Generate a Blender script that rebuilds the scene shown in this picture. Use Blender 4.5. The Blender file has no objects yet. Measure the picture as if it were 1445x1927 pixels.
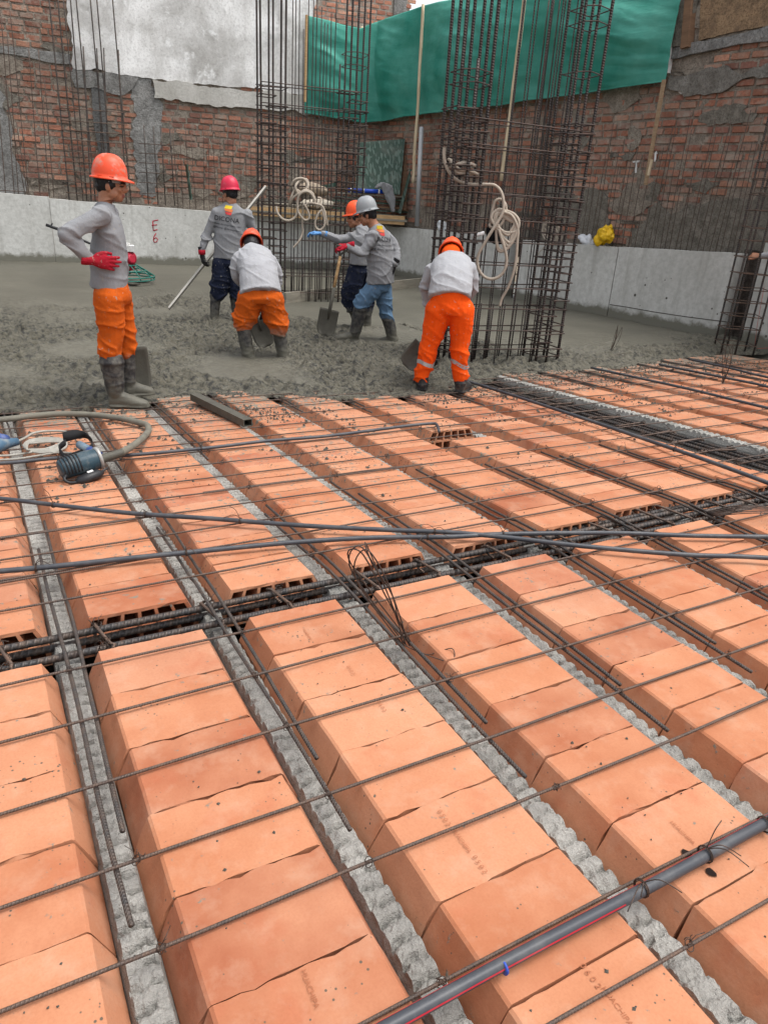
import bpy, bmesh, math, random
import numpy as np
from mathutils import Vector, Matrix, noise
from mathutils.bvhtree import BVHTree
R = math.radians
random.seed(7)
S = bpy.context.scene
COL = S.collection

# ---------------------------------------------------------------- camera
CX, CY, F, H = 722.5, 963.5, 1370.7, 1.38
_p, _r, _y = R(23.424), R(3.652), R(29.868)
FW = Vector((math.sin(_y)*math.cos(_p), math.cos(_y)*math.cos(_p), -math.sin(_p)))
_rt = Vector((math.cos(_y), -math.sin(_y), 0)); _up = _rt.cross(FW)
RT = _rt*math.cos(_r) + _up*math.sin(_r); UP = RT.cross(FW)
cam = bpy.data.cameras.new('camera'); co = bpy.data.objects.new('camera', cam); COL.objects.link(co)
m = Matrix.Identity(4)
for i in range(3):
    m[i][0], m[i][1], m[i][2] = RT[i], UP[i], -FW[i]
m[2][3] = H
co.matrix_world = m
cam.sensor_fit = 'VERTICAL'; cam.sensor_height = 24; cam.lens = 24*F/1927
cam.clip_start = .05; cam.clip_end = 500
S.camera = co
S.render.resolution_x, S.render.resolution_y = 767, 1024

# ---------------------------------------------------------------- light
SUN_EL, SUN_AZ = R(69), R(128)      # azimuth measured from +Y towards +X
w = bpy.data.worlds.new('World'); S.world = w; w.use_nodes = True
nt = w.node_tree; bg = nt.nodes['Background']
sky = nt.nodes.new('ShaderNodeTexSky'); sky.sky_type = 'NISHITA'; sky.sun_disc = False
sky.sun_elevation = SUN_EL; sky.sun_rotation = SUN_AZ; sky.air_density = 1.0; sky.dust_density = 4.0
hsv = nt.nodes.new('ShaderNodeHueSaturation'); hsv.inputs['Saturation'].default_value = .22   # overcast: a white sky
nt.links.new(sky.outputs[0], hsv.inputs['Color']); nt.links.new(hsv.outputs[0], bg.inputs[0])
bg.inputs[1].default_value = .15
sl = bpy.data.lights.new('sun', 'SUN'); sl.energy = 1.0; sl.angle = R(26); sl.color = (1, .97, .92)
so = bpy.data.objects.new('sun', sl); COL.objects.link(so)
sd = Vector((math.sin(SUN_AZ)*math.cos(SUN_EL), math.cos(SUN_AZ)*math.cos(SUN_EL), math.sin(SUN_EL)))
so.rotation_euler = sd.to_track_quat('Z', 'Y').to_euler()
S.view_settings.view_transform = 'Standard'; S.view_settings.look = 'None'
S.view_settings.exposure = 1.05; S.view_settings.gamma = 1

# ---------------------------------------------------------------- where things stand (photo pixel -> point on a real surface)
B0, SL, ZC = 2.32, .061, -.17        # far edge of the cross beam, fall of the far bay, level of the fresh concrete
def ray(x, y): return FW + RT*((x-CX)/F) - UP*((y-CY)/F)
def cam_pt(): return Vector((0, 0, H))
def pl(x, y, z):
    d = ray(x, y); return cam_pt() + d*((z-H)/d.z)
def zs(y): return 0.0 if y < B0 else -SL*(y-B0)
def gp(x, y, o=0.0):
    p = pl(x, y, o)
    if p.y > B0:
        d = ray(x, y); t = (o+SL*B0-H)/(d.z+SL*d.y); p = cam_pt()+d*t
    return p
def cp(x, y, o=0.0): return pl(x, y, ZC+o)
def wall_pt(x, y, A, B, off=0.0):
    A = Vector(A); B = Vector(B); d = (B-A).normalized(); n = Vector((d.y, -d.x))
    r = ray(x, y); t = (A.dot(n)+off)/(r.x*n.x+r.y*n.y)
    return cam_pt()+r*t
class Plane:
    """vertical plane through a standing point, square to the horizontal line of sight"""
    def __init__(s, base): s.b = base; s.v = Vector((base.x, base.y, 0)).normalized(); s.d = base.dot(s.v); s.r = Vector((s.v.y, -s.v.x, 0))
    def __call__(s, x, y, dd=0.0):
        r = ray(x, y); return cam_pt()+r*((s.d+dd)/r.dot(s.v))

# ---------------------------------------------------------------- objects
def tag(o, label=None, cat=None, group=None, kind=None):
    if label: o['label'] = label
    if cat: o['category'] = cat
    if group: o['group'] = group
    if kind: o['kind'] = kind
    return o
def empty(name, loc, label, cat, group=None):
    o = bpy.data.objects.new(name, None); o.empty_display_size = .1; o.location = loc; COL.objects.link(o)
    return tag(o, label, cat, group)
def link(name, me, parent=None):
    o = bpy.data.objects.new(name, me); COL.objects.link(o)
    if parent is not None:
        o.parent = parent
        # meshes are written in world coordinates: undo the (translation/rotation) of every ancestor
        M = Matrix.Identity(4); q = parent
        chain = []
        while q is not None: chain.append(q); q = q.parent
        for q in reversed(chain): M = M @ q.matrix_parent_inverse @ q.matrix_basis
        o.matrix_parent_inverse = M.inverted()
    return o

class MB:
    def __init__(s): s.v = []; s.f = []; s.mi = []; s.cur = 0; s.uv = []; s.hasuv = False
    def add(s, vs, fs, uv=None):
        o = len(s.v); s.v.extend([tuple(q) for q in vs]); s.f.extend([tuple(i+o for i in f) for f in fs]); s.mi.extend([s.cur]*len(fs))
        if uv: s.hasuv = True; s.uv.extend(uv)
        else: s.uv.extend([(0, 0)]*len(vs))
    def box(s, c, sz, M=None, jit=0):
        x, y, z = sz[0]/2, sz[1]/2, sz[2]/2
        vs = [Vector((a*x, b*y, d*z)) for a in (-1, 1) for b in (-1, 1) for d in (-1, 1)]
        if jit: vs = [v+Vector((random.uniform(-jit, jit), random.uniform(-jit, jit), random.uniform(-jit, jit))) for v in vs]
        if M is not None: vs = [M @ v for v in vs]
        vs = [v+Vector(c) for v in vs]
        s.add(vs, [(0, 1, 3, 2), (4, 6, 7, 5), (0, 4, 5, 1), (2, 3, 7, 6), (0, 2, 6, 4), (1, 5, 7, 3)])
    def bar(s, a, b, wx, wy, side=None):
        """square bar from a to b"""
        a = Vector(a); b = Vector(b); t = (b-a).normalized()
        u = Vector(side) if side is not None else (Vector((0, 0, 1)) if abs(t.z) < .9 else Vector((1, 0, 0)))
        u = (u - t*u.dot(t)).normalized(); w_ = t.cross(u)
        vs = []
        for q in (a, b):
            for e, g in ((-1, -1), (1, -1), (1, 1), (-1, 1)): vs.append(q+w_*(e*wx/2)+u*(g*wy/2))
        s.add(vs, [(3, 2, 1, 0), (4, 5, 6, 7), (0, 1, 5, 4), (1, 2, 6, 5), (2, 3, 7, 6), (3, 0, 4, 7)])
    def tube(s, pts, r, n=8, caps=True):
        pts = [Vector(p) for p in pts]; m_ = len(pts)
        rs = r if isinstance(r, (list, tuple)) else [r]*m_
        T = []
        for i in range(m_):
            a = pts[max(i-1, 0)]; b = pts[min(i+1, m_-1)]; d = (b-a)
            T.append(d.normalized() if d.length > 1e-9 else Vector((0, 0, 1)))
        u = Vector((0, 0, 1)) if abs(T[0].z) < .9 else Vector((1, 0, 0))
        vs = []; uv = []; L = 0.0
        for i in range(m_):
            u = u - T[i]*u.dot(T[i])
            if u.length < 1e-6: u = T[i].orthogonal()
            u.normalize(); w_ = T[i].cross(u)
            if i: L += (pts[i]-pts[i-1]).length
            for k in range(n):
                a = 2*math.pi*k/n
                vs.append(pts[i]+(u*math.cos(a)+w_*math.sin(a))*rs[i]); uv.append((L, k/n))
        fs = []
        for i in range(m_-1):
            for k in range(n):
                k2 = (k+1) % n
                fs.append((i*n+k, i*n+k2, (i+1)*n+k2, (i+1)*n+k))
        if caps:
            fs.append(tuple(range(n-1, -1, -1))); fs.append(tuple((m_-1)*n+k for k in range(n)))
        s.add(vs, fs, uv)
    def loft(s, secs, n=16, caps=True):
        """secs: (centre, a, b, side vector, normal axis) ellipse rings"""
        vs = []
        for (c, a, b, u, w_) in secs:
            for k in range(n):
                t = 2*math.pi*k/n
                vs.append(Vector(c)+u*(a*math.cos(t))+w_*(b*math.sin(t)))
        fs = []
        for i in range(len(secs)-1):
            for k in range(n):
                k2 = (k+1) % n; fs.append((i*n+k, i*n+k2, (i+1)*n+k2, (i+1)*n+k))
        if caps: fs.append(tuple(range(n-1, -1, -1))); fs.append(tuple((len(secs)-1)*n+k for k in range(n)))
        s.add(vs, fs)
    def ell(s, c, rad, M=None, nu=16, nv=10):
        vs = []; fs = []
        for j in range(nv+1):
            ph = math.pi*j/nv
            for i in range(nu):
                th = 2*math.pi*i/nu
                v = Vector((rad[0]*math.sin(ph)*math.cos(th), rad[1]*math.sin(ph)*math.sin(th), rad[2]*math.cos(ph)))
                if M is not None: v = M @ v
                vs.append(Vector(c)+v)
        for j in range(nv):
            for i in range(nu):
                i2 = (i+1) % nu; fs.append((j*nu+i, (j+1)*nu+i, (j+1)*nu+i2, j*nu+i2))
        s.add(vs, fs)
    def mesh(s, name, mats, smooth=False):
        me = bpy.data.meshes.new(name); me.from_pydata(s.v, [], s.f)
        for m_ in (mats if isinstance(mats, (list, tuple)) else [mats]): me.materials.append(m_)
        if any(s.mi): me.polygons.foreach_set('material_index', s.mi)
        if smooth: me.polygons.foreach_set('use_smooth', [True]*len(s.f))
        if s.hasuv:
            at = me.attributes.new('along', 'FLOAT_VECTOR', 'POINT')
            at.data.foreach_set('vector', np.array([(a, b, 0) for a, b in s.uv], np.float32).ravel())
        me.update(); return me
    def build(s, name, mats, parent=None, smooth=False): return link(name, s.mesh(name, mats, smooth), parent)

def curve_pts(ps, n=8):
    """Catmull-Rom through points"""
    ps = [Vector(p) for p in ps]; out = []
    for i in range(len(ps)-1):
        p0 = ps[max(i-1, 0)]; p1 = ps[i]; p2 = ps[i+1]; p3 = ps[min(i+2, len(ps)-1)]
        for k in range(n):
            t = k/n
            out.append(.5*((2*p1)+(p2-p0)*t+(2*p0-5*p1+4*p2-p3)*t*t+(3*p1-p0-3*p2+p3)*t**3))
    out.append(ps[-1]); return out
def straight(a, b, step=.15, wob=0.0, seed=0, sag=0.0):
    a = Vector(a); b = Vector(b); n = max(2, int((b-a).length/step)); out = []
    for i in range(n+1):
        t = i/n; p = a.lerp(b, t)
        if wob: p += Vector((noise.noise((seed, t*n*.12, 1)), noise.noise((seed, t*n*.12, 5)), noise.noise((seed, t*n*.12, 9))*.5))*wob
        p.z -= sag*4*t*(1-t); out.append(p)
    return out
# ---------------------------------------------------------------- materials
class NT:
    def __init__(s, name):
        s.m = bpy.data.materials.new(name); s.m.use_nodes = True; s.t = s.m.node_tree; s.b = s.t.nodes['Principled BSDF']; s._c = {}
    def n(s, t, **k):
        q = s.t.nodes.new(t)
        for a, v in k.items(): setattr(q, a, v)
        return q
    def set(s, q, sock, v):
        if isinstance(v, bpy.types.NodeSocket): s.t.links.new(v, q.inputs[sock])
        else: q.inputs[sock].default_value = (*v, 1) if isinstance(v, tuple) and len(v) == 3 and q.inputs[sock].type == 'RGBA' else v
    def co(s, which='Object'):
        if which not in s._c:
            if which == 'Position': s._c[which] = s.n('ShaderNodeNewGeometry').outputs['Position']
            elif which == 'Random': s._c[which] = s.n('ShaderNodeObjectInfo').outputs['Random']
            else: s._c[which] = s.n('ShaderNodeTexCoord').outputs[which]
        return s._c[which]
    def attr(s, name, out='Vector'): return s.n('ShaderNodeAttribute', attribute_name=name).outputs[out]
    def map(s, v, scale=(1, 1, 1), rot=(0, 0, 0), loc=(0, 0, 0)):
        q = s.n('ShaderNodeMapping'); s.set(q, 'Vector', v); q.inputs['Scale'].default_value = scale; q.inputs['Rotation'].default_value = rot; s.set(q, 'Location', loc)
        return q.outputs[0]
    def noise(s, v, scale, detail=4, rough=.55, dist=0.0, out=0):
        q = s.n('ShaderNodeTexNoise'); s.set(q, 'Vector', v); s.set(q, 'Scale', scale); s.set(q, 'Detail', detail); s.set(q, 'Roughness', rough); s.set(q, 'Distortion', dist)
        return q.outputs[out]
    def voro(s, v, scale, feature='F1', out='Distance', rnd=1.0):
        q = s.n('ShaderNodeTexVoronoi', feature=feature); s.set(q, 'Vector', v); s.set(q, 'Scale', scale); s.set(q, 'Randomness', rnd); return q.outputs[out]
    def wave(s, v, scale, dist=0, **k):
        q = s.n('ShaderNodeTexWave', **k); s.set(q, 'Vector', v); s.set(q, 'Scale', scale); s.set(q, 'Distortion', dist); return q.outputs['Fac']
    def math(s, op, a, b=0.0, clamp=False):
        q = s.n('ShaderNodeMath', operation=op, use_clamp=clamp); s.set(q, 0, a); s.set(q, 1, b); return q.outputs[0]
    def ramp(s, f, pts):
        q = s.n('ShaderNodeValToRGB'); s.set(q, 'Fac', f); e = q.color_ramp.elements
        while len(e) < len(pts): e.new(.5)
        for i, (p, c) in enumerate(pts):
            e[i].position = p; e[i].color = (c, c, c, 1) if isinstance(c, (int, float)) else (*c, 1)
        return q.outputs['Color']
    def mix(s, f, a, b, mode='MIX'):
        q = s.n('ShaderNodeMix', data_type='RGBA', blend_type=mode); s.set(q, 0, f)
        for i, v in ((6, a), (7, b)):
            if isinstance(v, bpy.types.NodeSocket): s.t.links.new(v, q.inputs[i])
            else: q.inputs[i].default_value = (*v, 1)
        return q.outputs[2]
    def sep(s, v):
        q = s.n('ShaderNodeSeparateXYZ'); s.set(q, 0, v); return q.outputs
    def bump(s, h, strength=.5, dist=.01, normal=None):
        q = s.n('ShaderNodeBump'); s.set(q, 'Height', h); s.set(q, 'Strength', strength); s.set(q, 'Distance', dist)
        if normal is not None: s.set(q, 'Normal', normal)
        return q.outputs[0]
    def out(s, col=None, rough=None, metal=None, normal=None, spec=None):
        if col is not None: s.set(s.b, 'Base Color', col)
        if rough is not None: s.set(s.b, 'Roughness', rough)
        if metal is not None: s.set(s.b, 'Metallic', metal)
        if spec is not None: s.set(s.b, 'Specular IOR Level', spec)
        if normal is not None: s.set(s.b, 'Normal', normal)
        return s.m

def mk_clay():
    t = NT('orange_clay'); P = t.co('Position'); rnd = t.co('Random')
    hue = t.ramp(rnd, [(0, (.265, .085, .042)), (.15, (.335, .121, .058)), (.45, (.38, .152, .076)), (.75, (.415, .182, .099)), (.9, (.375, .168, .097)), (1, (.30, .096, .050))])
    big = t.noise(P, 3.2, 4, .6)
    col = t.mix(t.ramp(big, [(.35, 0), (.7, 1)]), hue, t.mix(.5, hue, (.52, .265, .155)))
    red = t.noise(t.map(P, loc=(3, 1, 2)), 5, 3, .6)
    col = t.mix(t.ramp(red, [(.56, 0), (.74, .45)]), col, (.35, .09, .042))
    fine = t.noise(P, 160, 3, .6)
    col = t.mix(t.ramp(fine, [(.3, .20), (.6, 0)]), col, (.25, .08, .038))
    dust = t.noise(t.map(P, loc=(7, 3, 1)), 9, 6, .68)
    col = t.mix(t.ramp(dust, [(.5, 0), (.72, .32)]), col, (.45, .30, .21))
    # cement splashes and grit, thicker towards the pour
    yy = t.sep(P)[1]
    near = t.ramp(t.math('MULTIPLY', t.math('SUBTRACT', yy, 1.0), .22, True), [(0, 0), (.3, .35), (.6, .75), (1, 1)])
    sp = t.noise(t.map(P, loc=(1, 9, 4)), 34, 5, .62)
    patch = t.noise(t.map(P, loc=(11, 5, 2)), 4.5, 3, .6)
    edge = t.math('MULTIPLY', t.math('MULTIPLY', t.math('SUBTRACT', yy, 4.75), 1.0, True), .13)
    thr = t.math('ADD', t.math('ADD', edge, t.math('MULTIPLY', near, .12)), t.math('MULTIPLY', t.math('SUBTRACT', patch, .5), .34))
    m1 = t.math('MULTIPLY', t.math('SUBTRACT', t.math('ADD', sp, thr), .675), 14.0, True)
    col = t.mix(m1, col, (.165, .152, .122))
    vo = t.voro(t.map(P, loc=(2, 2, 2)), 55)
    gr = t.noise(t.map(P, loc=(5, 8, 2)), 7, 2)
    vthr = t.math('ADD', t.math('MULTIPLY', t.math('SUBTRACT', gr, .52), .8), t.math('MULTIPLY', near, .12))
    m2 = t.math('MULTIPLY', t.math('SUBTRACT', t.math('ADD', .075, vthr), vo), 14.0, True)
    col = t.mix(m2, col, (.10, .075, .055))
    bh = t.math('ADD', t.math('MULTIPLY', t.noise(P, 22, 4, .6), .6), t.math('ADD', t.math('MULTIPLY', fine, .15), t.math('MULTIPLY', m1, .25)))
    return t.out(col, .88, 0, t.bump(bh, .5, .006), .2)
def mk_concrete(name, dark, light, spots=.4, bump=.4, sc=1.0):
    t = NT(name); P = t.co('Position')
    a = t.noise(P, 1.3*sc, 6, .62); b = t.noise(P, 22*sc, 5, .65)
    col = t.mix(t.ramp(a, [(.3, 0), (.7, 1)]), dark, light)
    col = t.mix(t.ramp(b, [(.35, .35), (.6, 0)]), col, tuple(c*.62 for c in dark))
    if spots:
        v = t.voro(P, 9*sc); q = t.noise(t.map(P, loc=(4, 4, 4)), 3*sc, 3)
        mm = t.math('MULTIPLY', t.math('SUBTRACT', t.math('MULTIPLY', t.math('SUBTRACT', q, .42), .75*spots), v), 22, True)
        col = t.mix(mm, col, tuple(c*.28 for c in dark))
    return t.out(col, .9, 0, t.bump(t.math('ADD', b, t.math('MULTIPLY', t.noise(P, 90*sc, 3), .35)), bump, .012), .25)
def mk_cast_wall():
    t = NT('cast_concrete_wall'); P = t.co('Position')
    a = t.noise(P, .9, 6, .62); b = t.noise(P, 14, 6, .7)
    col = t.mix(t.ramp(a, [(.3, 0), (.7, 1)]), (.45, .445, .415), (.64, .64, .61))
    col = t.mix(t.ramp(b, [(.36, .45), (.6, 0)]), col, (.30, .295, .27))
    st = t.noise(t.map(P, scale=(5, 5, .35)), 1.6, 5, .6)
    col = t.mix(t.ramp(st, [(.52, 0), (.72, .5)]), col, (.30, .29, .26))
    v = t.voro(P, 8.5); q = t.noise(t.map(P, loc=(4, 4, 4)), 1.7, 3)
    zz = t.sep(P)[2]
    low = t.math('MULTIPLY', t.math('SUBTRACT', .35, zz), .16, True)
    mm = t.math('MULTIPLY', t.math('SUBTRACT', t.math('ADD', low, t.math('MULTIPLY', t.math('SUBTRACT', q, .45), .8)), v), 18, True)
    col = t.mix(mm, col, (.085, .08, .07))
    foot = t.noise(t.map(P, loc=(9, 1, 1)), 5, 5, .7)
    fm = t.math('MULTIPLY', t.math('SUBTRACT', t.math('MULTIPLY', foot, .26), t.math('ADD', zz, .13)), 14, True)
    col = t.mix(fm, col, (.16, .155, .125))
    return t.out(col, .88, 0, t.bump(b, .45, .015), .25)
def mk_wet():
    t = NT('fresh_concrete'); P = t.co('Position')
    a = t.noise(P, 1.1, 5, .6); b = t.noise(P, 16, 6, .7, .4)
    col = t.mix(t.ramp(a, [(.3, 0), (.7, 1)]), (.066, .062, .046), (.100, .094, .071))
    at = t.attr('rough', 'Fac')
    col = t.mix(at, col, t.mix(.6, col, (.165, .150, .108)))
    pit_shade = t.math('MULTIPLY', t.ramp(b, [(.38, 1), (.52, 0)]), t.math('ADD', t.math('MULTIPLY', at, 1.0), .05))
    col = t.mix(pit_shade, col, (.028, .027, .022))  # painted shade: hollows of the bump are coloured dark
    hi = t.math('MULTIPLY', t.ramp(t.noise(t.map(P, loc=(3, 3, 3)), 28, 5, .7), [(.56, 0), (.72, .6)]), at)
    col = t.mix(hi, col, (.23, .225, .19))  # painted highlights: pale flecks mixed into the rough lumps
    dr = t.noise(t.map(P, rot=(0, 0, R(-25)), scale=(.5, 7, 1)), 3, 5, .6)
    h = t.math('ADD', t.math('MULTIPLY', b, t.math('ADD', t.math('MULTIPLY', at, 1.0), .06)), t.math('MULTIPLY', dr, .12))
    rough = t.math('SUBTRACT', t.math('ADD', .50, t.math('MULTIPLY', a, .25)), t.math('MULTIPLY', t.math('SUBTRACT', 1.0, at), .06))
    return t.out(col, rough, 0, t.bump(h, 1.0, .08), .5)
def mk_steel(name, base, rust, amt=.5, rib=0.0, metal=.55):
    t = NT(name); P = t.co('Position'); a = t.attr('along')
    col = t.mix(t.ramp(t.noise(P, 24, 5, .65), [(.5-.25*amt, 0), (.62, 1)]), base, rust)
    col = t.mix(t.ramp(t.noise(P, 150, 2), [(.4, .35), (.6, 0)]), col, (.015, .012, .011))
    nrm = None
    if rib:
        s_ = t.sep(a)
        ph = t.math('ADD', t.math('MULTIPLY', s_[0], 2*math.pi/rib), t.math('MULTIPLY', s_[1], 2*math.pi))
        w_ = t.math('ADD', t.math('MULTIPLY', t.math('SINE', ph), .5), .5)
        w_ = t.math('POWER', w_, 2.0)
        col = t.mix(t.math('MULTIPLY', w_, .22), col, (.19, .175, .165)); col = t.mix(t.math('MULTIPLY', t.math('SUBTRACT', 1.0, w_), .25), col, (.012, .011, .011))
        nrm = t.bump(w_, .7, rib*.22)
    else: nrm = t.bump(t.noise(P, 120, 3), .3, .003)
    return t.out(col, .55, metal, nrm, .4)
def mk_plain(name, col, rough=.6, var=.25, sc=20, dirt=None, damt=.3, bump=.15, metal=0, spec=.3, coat=0):
    t = NT(name); P = t.co('Position')
    c = t.mix(t.ramp(t.noise(P, sc, 4, .6), [(.3, var), (.7, 0)]), col, tuple(q*.55 for q in col))
    if dirt: c = t.mix(t.ramp(t.noise(t.map(P, loc=(3, 1, 7)), sc*.55, 6, .7), [(.5-.1*damt, 0), (.72, min(1, damt*1.6))]), c, dirt)
    return t.out(c, rough, metal, t.bump(t.noise(P, sc*4, 4), bump, .005), spec)
def mk_fabric(name, col, dirt=(.2, .18, .15), damt=.3, weave=True, mud_z=None):
    t = NT(name); P = t.co('Position')
    c = t.mix(t.ramp(t.noise(P, 7, 5, .65), [(.3, .4), (.7, 0)]), col, tuple(q*.62 for q in col))
    c = t.mix(t.ramp(t.noise(t.map(P, loc=(3, 1, 7)), 13, 6, .7), [(.55, 0), (.75, damt)]), c, dirt)
    c = t.mix(t.ramp(t.noise(P, 240, 2), [(.35, .25), (.65, 0)]), c, tuple(q*.6 for q in col))
    c = t.mix(t.ramp(t.noise(t.map(P, loc=(9, 4, 2)), 38, 4, .6), [(.64, 0), (.69, .75 if damt > .2 else .3)]), c, (.26, .245, .205))
    if mud_z is not None:
        z = t.sep(P)[2]; mz = t.math('ADD', z, t.math('MULTIPLY', t.math('SUBTRACT', t.noise(t.map(P, loc=(1, 2, 3)), 11, 5, .7), .5), .35))
        c = t.mix(t.math('MULTIPLY', t.math('SUBTRACT', mud_z, mz), 6, True), c, (.19, .18, .145))
    h = t.math('ADD', t.noise(P, 26, 3, .5, .6), t.math('MULTIPLY', t.noise(P, 300, 2), .12))
    return t.out(c, .93, 0, t.bump(h, .4, .014), .15)
def mk_boot():
    t = NT('muddy_rubber'); P = t.co('Position'); z = t.sep(P)[2]
    c = t.mix(t.ramp(t.noise(P, 18, 6, .7), [(.42, 0), (.62, .8)]), (.024, .023, .024), (.105, .098, .083))
    mz = t.math('ADD', z, t.math('MULTIPLY', t.math('SUBTRACT', t.noise(t.map(P, loc=(1, 2, 3)), 9, 5, .7), .5), .3))
    c = t.mix(t.math('MULTIPLY', t.math('SUBTRACT', -.01, mz), 9, True), c, (.098, .093, .073))
    return t.out(c, .62, 0, t.bump(t.noise(P, 50, 5, .65), .5, .008), .35)
def mk_oldbrick():
    t = NT('old_brick'); P = t.co('Position'); c = t.attr('col', 'Color')
    a = t.noise(P, 30, 6, .7)
    c = t.mix(t.ramp(a, [(.35, .55), (.62, 0)]), c, (.14, .075, .055))
    c = t.mix(t.ramp(t.noise(t.map(P, loc=(2, 7, 1)), 5, 6, .7), [(.47, 0), (.66, .85)]), c, (.36, .315, .262))
    c = t.mix(t.ramp(t.noise(t.map(P, loc=(5, 7, 1)), .8, 4, .6), [(.45, 0), (.7, .35)]), c, (.09, .06, .05))
    return t.out(c, .93, 0, t.bump(t.noise(P, 40, 6, .7), .9, .02), .2)
def mk_mortar(name='mortar', a=(.42, .365, .30), b=(.235, .195, .16)):
    t = NT(name); P = t.co('Position')
    c = t.mix(t.ramp(t.noise(P, 7, 7, .72), [(.38, 0), (.62, 1)]), b, a)
    c = t.mix(t.ramp(t.noise(P, 45, 4, .7), [(.36, .6), (.52, 0)]), c, tuple(q*.4 for q in b))
    return t.out(c, .95, 0, t.bump(t.noise(P, 24, 7, .72), 1.0, .05), .15)
def mk_plaster():
    t = NT('weathered_white_plaster'); P = t.co('Position')
    a = t.noise(P, .8, 7, .68, .4)
    c = t.mix(t.ramp(a, [(.32, 0), (.58, 1)]), (.38, .37, .35), (.82, .815, .80))
    c = t.mix(t.ramp(t.noise(t.map(P, scale=(1, 1, .35), loc=(3, 2, 5)), 2.6, 7, .7), [(.47, 0), (.72, .7)]), c, (.38, .365, .34))
    c = t.mix(t.ramp(t.noise(t.map(P, loc=(6, 6, 1)), 3.1, 5, .65), [(.60, 0), (.70, .9)]), c, (.80, .80, .79))
    c = t.mix(t.ramp(t.noise(P, 30, 5, .7), [(.36, .35), (.5, 0)]), c, (.22, .21, .2))
    return t.out(c, .92, 0, t.bump(t.noise(P, 18, 6, .65), .35, .015), .2)
def mk_tarp():
    t = NT('green_tarpaulin'); P = t.co('Position')
    c = t.mix(t.ramp(t.noise(P, 1.2, 5, .65), [(.35, 0), (.7, 1)]), (.035, .29, .22), (.12, .44, .355))
    c = t.mix(t.ramp(t.noise(t.map(P, loc=(2, 5, 3)), 2.3, 6, .7), [(.55, 0), (.75, .22)]), c, (.16, .36, .28))
    t.out(c, .62, 0, t.bump(t.noise(t.map(P, rot=(.2, .3, .2), scale=(1, 1, 3.5)), 4.5, 4, .55, .8), .22, .05), .3)
    tr = t.n('ShaderNodeBsdfTranslucent'); t.set(tr, 'Color', c); mx = t.n('ShaderNodeMixShader'); mx.inputs[0].default_value = .35
    t.t.links.new(t.b.outputs[0], mx.inputs[1]); t.t.links.new(tr.outputs[0], mx.inputs[2])
    t.t.links.new(mx.outputs[0], t.t.nodes['Material Output'].inputs[0]); return t.m
def mk_wood(name, a, b, axis_scale=(1, 12, 12), sc=3, dirt=None):
    t = NT(name); P = t.co('Object')
    c = t.mix(t.ramp(t.noise(t.map(t.co('Position'), scale=axis_scale), sc, 5, .6, .5), [(.35, 0), (.65, 1)]), a, b)
    if dirt: c = t.mix(t.ramp(t.noise(t.co('Position'), 6, 6, .7), [(.45, 0), (.66, .85)]), c, dirt)
    return t.out(c, .8, 0, t.bump(t.noise(t.map(t.co('Position'), scale=axis_scale), sc*4, 4), .3, .004), .25)
def mk_helmet(name, col, scuff=.4):
    t = NT(name); P = t.co('Position')
    c = t.mix(t.ramp(t.noise(P, 14, 6, .72), [(.60-.1*scuff, 0), (.68, scuff)]), col, (.30, .24, .19))
    return t.out(c, .48, 0, t.bump(t.noise(P, 40, 3), .08, .003), .4)
def mk_skin():
    t = NT('brown_skin'); P = t.co('Position'); c = t.attr('col', 'Color')
    c = t.mix(t.ramp(t.noise(P, 60, 4), [(.35, .25), (.65, 0)]), c, (.12, .045, .025))
    return t.out(c, .5, 0, t.bump(t.noise(P, 160, 3), .15, .002), .4)
def mk_ply():
    t = NT('dark_green_plywood'); P = t.co('Object')
    q = t.map(P, rot=(0, R(12), 0), scale=(7, 1, 2.2)); v = t.noise(q, 4, 1, .3)
    c = t.mix(t.ramp(v, [(.56, 0), (.60, .8)]), (.016, .048, .030), (.10, .155, .125))
    c = t.mix(t.ramp(t.noise(t.co('Position'), 3, 6, .7), [(.5, 0), (.72, .4)]), c, (.20, .19, .16))
    return t.out(c, .5, 0, None, .4)

CLAY = mk_clay()
JOIST = mk_concrete('joist_concrete', (.215, .208, .190), (.385, .374, .346), spots=.5, bump=.9, sc=3.2)
DARKGAP = mk_concrete('darkened_formwork', (.045, .04, .034), (.10, .09, .075), spots=0)  # formwork colour darkened to put the trench shade into it
WALLC = mk_cast_wall(); WET = mk_wet()
BAR = mk_steel('black_rebar', (.062, .058, .057), (.12, .085, .065), .45, .0095)
BARBIG = mk_steel('thick_black_rebar', (.055, .053, .054), (.12, .085, .065), .35, .022)
BARTHIN = mk_steel('rusty_thin_rebar', (.072, .056, .048), (.14, .082, .055), .8, .0075, .35)
WIRE = mk_steel('tie_wire', (.035, .028, .024), (.085, .05, .035), .6, 0, .3)
STIRRUP = mk_steel('rusty_stirrup', (.09, .065, .052), (.17, .095, .06), .8, .008, .35)
PVC = mk_plain('grey_pvc', (.046, .049, .057), .42, .2, 14, (.17, .165, .155), .22, .08)
PVCRED = mk_plain('red_stripe', (.42, .02, .035), .5, .2, 14, (.3, .2, .2), .2, .05)
BRICK = mk_oldbrick(); MORTAR = mk_mortar(); RENDERC = mk_mortar('rough_cement_render', (.285, .26, .22), (.155, .14, .115))
GREYREND = mk_mortar('grey_render', (.36, .355, .34), (.19, .185, .175))
PLASTER = mk_plaster(); TARP = mk_tarp()
TIMBER = mk_wood('raw_timber', (.36, .22, .105), (.50, .33, .17), (2, 2, 14), 3)
POLEW = mk_wood('pale_pole', (.42, .33, .21), (.60, .50, .35), (8, 8, 1), 3)
GREYWOOD = mk_wood('cement_smeared_timber', (.16, .145, .115), (.26, .235, .19), (1, 1, 10), 3, (.20, .19, .155))
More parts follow.
